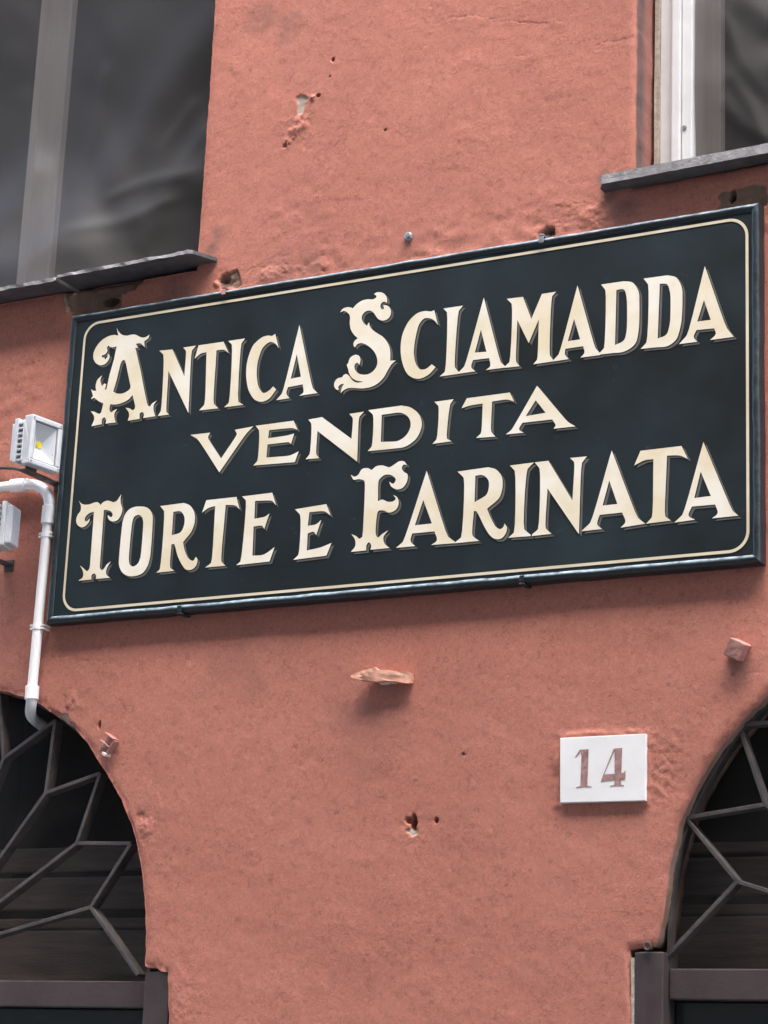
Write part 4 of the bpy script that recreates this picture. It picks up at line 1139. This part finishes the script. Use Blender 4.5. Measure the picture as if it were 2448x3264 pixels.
for t in (0.075, 0.64):
    p = v1.lerp(v2, t)
    ax = (v2 - v1).normalized()
    mb = MB(CO)
    sd = Vector((1, 0, 0)); sd = (sd - ax * sd.dot(ax)).normalized()
    mb.tube([p - ax * 0.0055, p + ax * 0.0055], R * 1.13, 18)
    for z in (-1, 1):
        for hx in (-0.0145, 0.0145):
            q = p + sd * hx + ax * 0.0035 * z
            mb.box(q.x - 0.003, q.x + 0.003, CY - 0.006, 0.004, q.z - 0.0022, q.z + 0.0022, 0.0007)
    mb.build("pipe_clip", M['pvc'], cdt)

# cable to the lamps
cb = MB((-0.9, 0, 3.0))
ca = Vector((-1.2534, -0.01, 3.0705)); cm = Vector((-0.9795, -0.01, 3.0624)); cc = Vector((-0.9076, -0.022, 3.0528)); cd = Vector((FL1.x - 0.03, -0.062, FL1.z - 0.064))
cb.tube(bez([ca, ca.lerp(cm, .5) + Vector((0, 0, -0.004)), cm + Vector((-0.03, 0, 0.003)), cm], 10)[:-1] + bez([cm, cm.lerp(cc, .6), cc + Vector((-0.01, 0, 0)), cd], 8), 0.0036, 8)
tag(cb.build("power_cable", M['rubber'], None, (-0.9, 0, 3.0), True), "thin black cable running along the wall to the floodlight", "cable")

# ------------------------------------------------------------------ small fixings left in the wall
# broken timber stub
mp = [(Vector((0.0941, -0.002, 2.5154)), 0.0085, 0.010), (Vector((0.0867, -0.012, 2.5164)), 0.0105, 0.010), (Vector((0.025, -0.018, 2.5208)), 0.0110, 0.011), (Vector((0.0203, -0.02, 2.5232)), 0.0135, 0.011), (Vector((-0.0029, -0.023, 2.5228)), 0.0105, 0.009), (Vector((-0.0304, -0.03, 2.5237)), 0.0022, 0.003)]
mb = MB(tuple(mp[2][0]))
rings = []
for p, hz, hy in mp:
    rings.append(mb.vs([p + Vector((0, -hy, -hz)), p + Vector((0, -hy, hz)), p + Vector((0, hy * 1.4, hz)), p + Vector((0, hy * 1.4, -hz))]))
for a, b in zip(rings, rings[1:]):
    for j in range(4):
        mb.bm.faces.new((a[j], a[(j + 1) % 4], b[(j + 1) % 4], b[j]))
mb.bm.faces.new(rings[0][::-1]); mb.bm.faces.new(rings[-1])
mb.jitter(0.004, 2)
st = mb.build("timber_stub", M['stubpaint'], None, tuple(mp[2][0]))
tag(st, "splintered salmon painted timber stub sticking out of the wall under the sign", "timber stub")
p = Vector((0.0421, -0.012, 2.509)) - mp[2][0]
mb = MB(); mb.box(p.x - 0.016, p.x + 0.014, p.y - 0.004, p.y + 0.016, p.z - 0.003, p.z + 0.004); mb.jitter(0.005, 2); mb.build("splinter", M['chip'], st)

# square iron stub
c = Vector((0.7689, -0.012, 2.5271))
mb = MB(); mb.box(-0.017, 0.017, -0.020, 0.020, -0.017, 0.017, 0.0025)
bmesh.ops.rotate(mb.bm, verts=mb.bm.verts[:], cent=(0, 0, 0), matrix=Matrix.Rotation(math.radians(28), 3, 'Y'))
bmesh.ops.rotate(mb.bm, verts=mb.bm.verts[:], cent=(0, 0, 0), matrix=Matrix.Rotation(math.radians(10), 3, 'X'))
mb.jitter(0.0025, 2)
tag(mb.build("iron_stub", M['ironpink'], None, tuple(c)), "square wall painted iron stub below the right end of the sign", "iron stub")

# channel bracket by the left arch
c = Vector((-0.6204, -0.01, 2.4184))
ang = math.radians(33)
br = empty("channel_bracket", (c.x, 0.0, c.z))
tag(br, "small painted channel bracket beside the left arched doorway", "bracket")
def rot_box(name, x0, x1, y0, y1, z0, z1, mat):
    mb = MB(); mb.box(x0, x1, y0, y1, z0, z1, 0.0006)
    bmesh.ops.rotate(mb.bm, verts=mb.bm.verts[:], cent=(0, 0, 0), matrix=Matrix.Rotation(ang, 3, 'Y'))
    return mb.build(name, M[mat], br)
rot_box("channel_flange", -0.019, 0.010, -0.022, 0.006, 0.0125, 0.0150, 'ironpink')
rot_box("channel_flange", -0.019, 0.012, -0.022, 0.006, -0.0065, -0.0040, 'ironpink')
rot_box("channel_web", 0.0102, 0.0130, -0.020, 0.006, -0.0200, 0.0120, 'ironpink')
rot_box("channel_plate", -0.020, 0.010, -0.006, 0.006, -0.0200, 0.0120, 'ironpink')
rot_box("bare_tip", 0.004, 0.0140, -0.0225, 0.004, -0.0262, -0.0202, 'chip')
mb = MB(); q = Vector((-0.0105, -0.010, -0.0105)); q.rotate(Matrix.Rotation(ang, 3, 'Y')); mb.tube([q + Vector((0, 0.012, 0)), q + Vector((0, -0.001, 0)), q + Vector((0, -0.004, 0))], [0.0045, 0.0045, 0.002], 10); mb.build("rivet", M['chip'], br)

# grey expansion bolt above the sign
c = Vector((0.0437, -0.003, 3.4604))
mb = MB(); mb.tube([(0, 0.012, 0), (0, -0.004, 0), (0, -0.006, 0)], [0.0098, 0.0098, 0.0075], 8)
mb.jitter(0.003, 1)
bl = mb.build("expansion_bolt", M['steel'], None, tuple(c))
tag(bl, "grey metal expansion bolt in the wall just above the sign", "bolt")
mb = MB(); mb.tube([(0.003, -0.005, 0.001), (0.003, -0.0105, 0.001)], 0.0042, 8); mb.build("bolt_tip", M['steel'], bl)
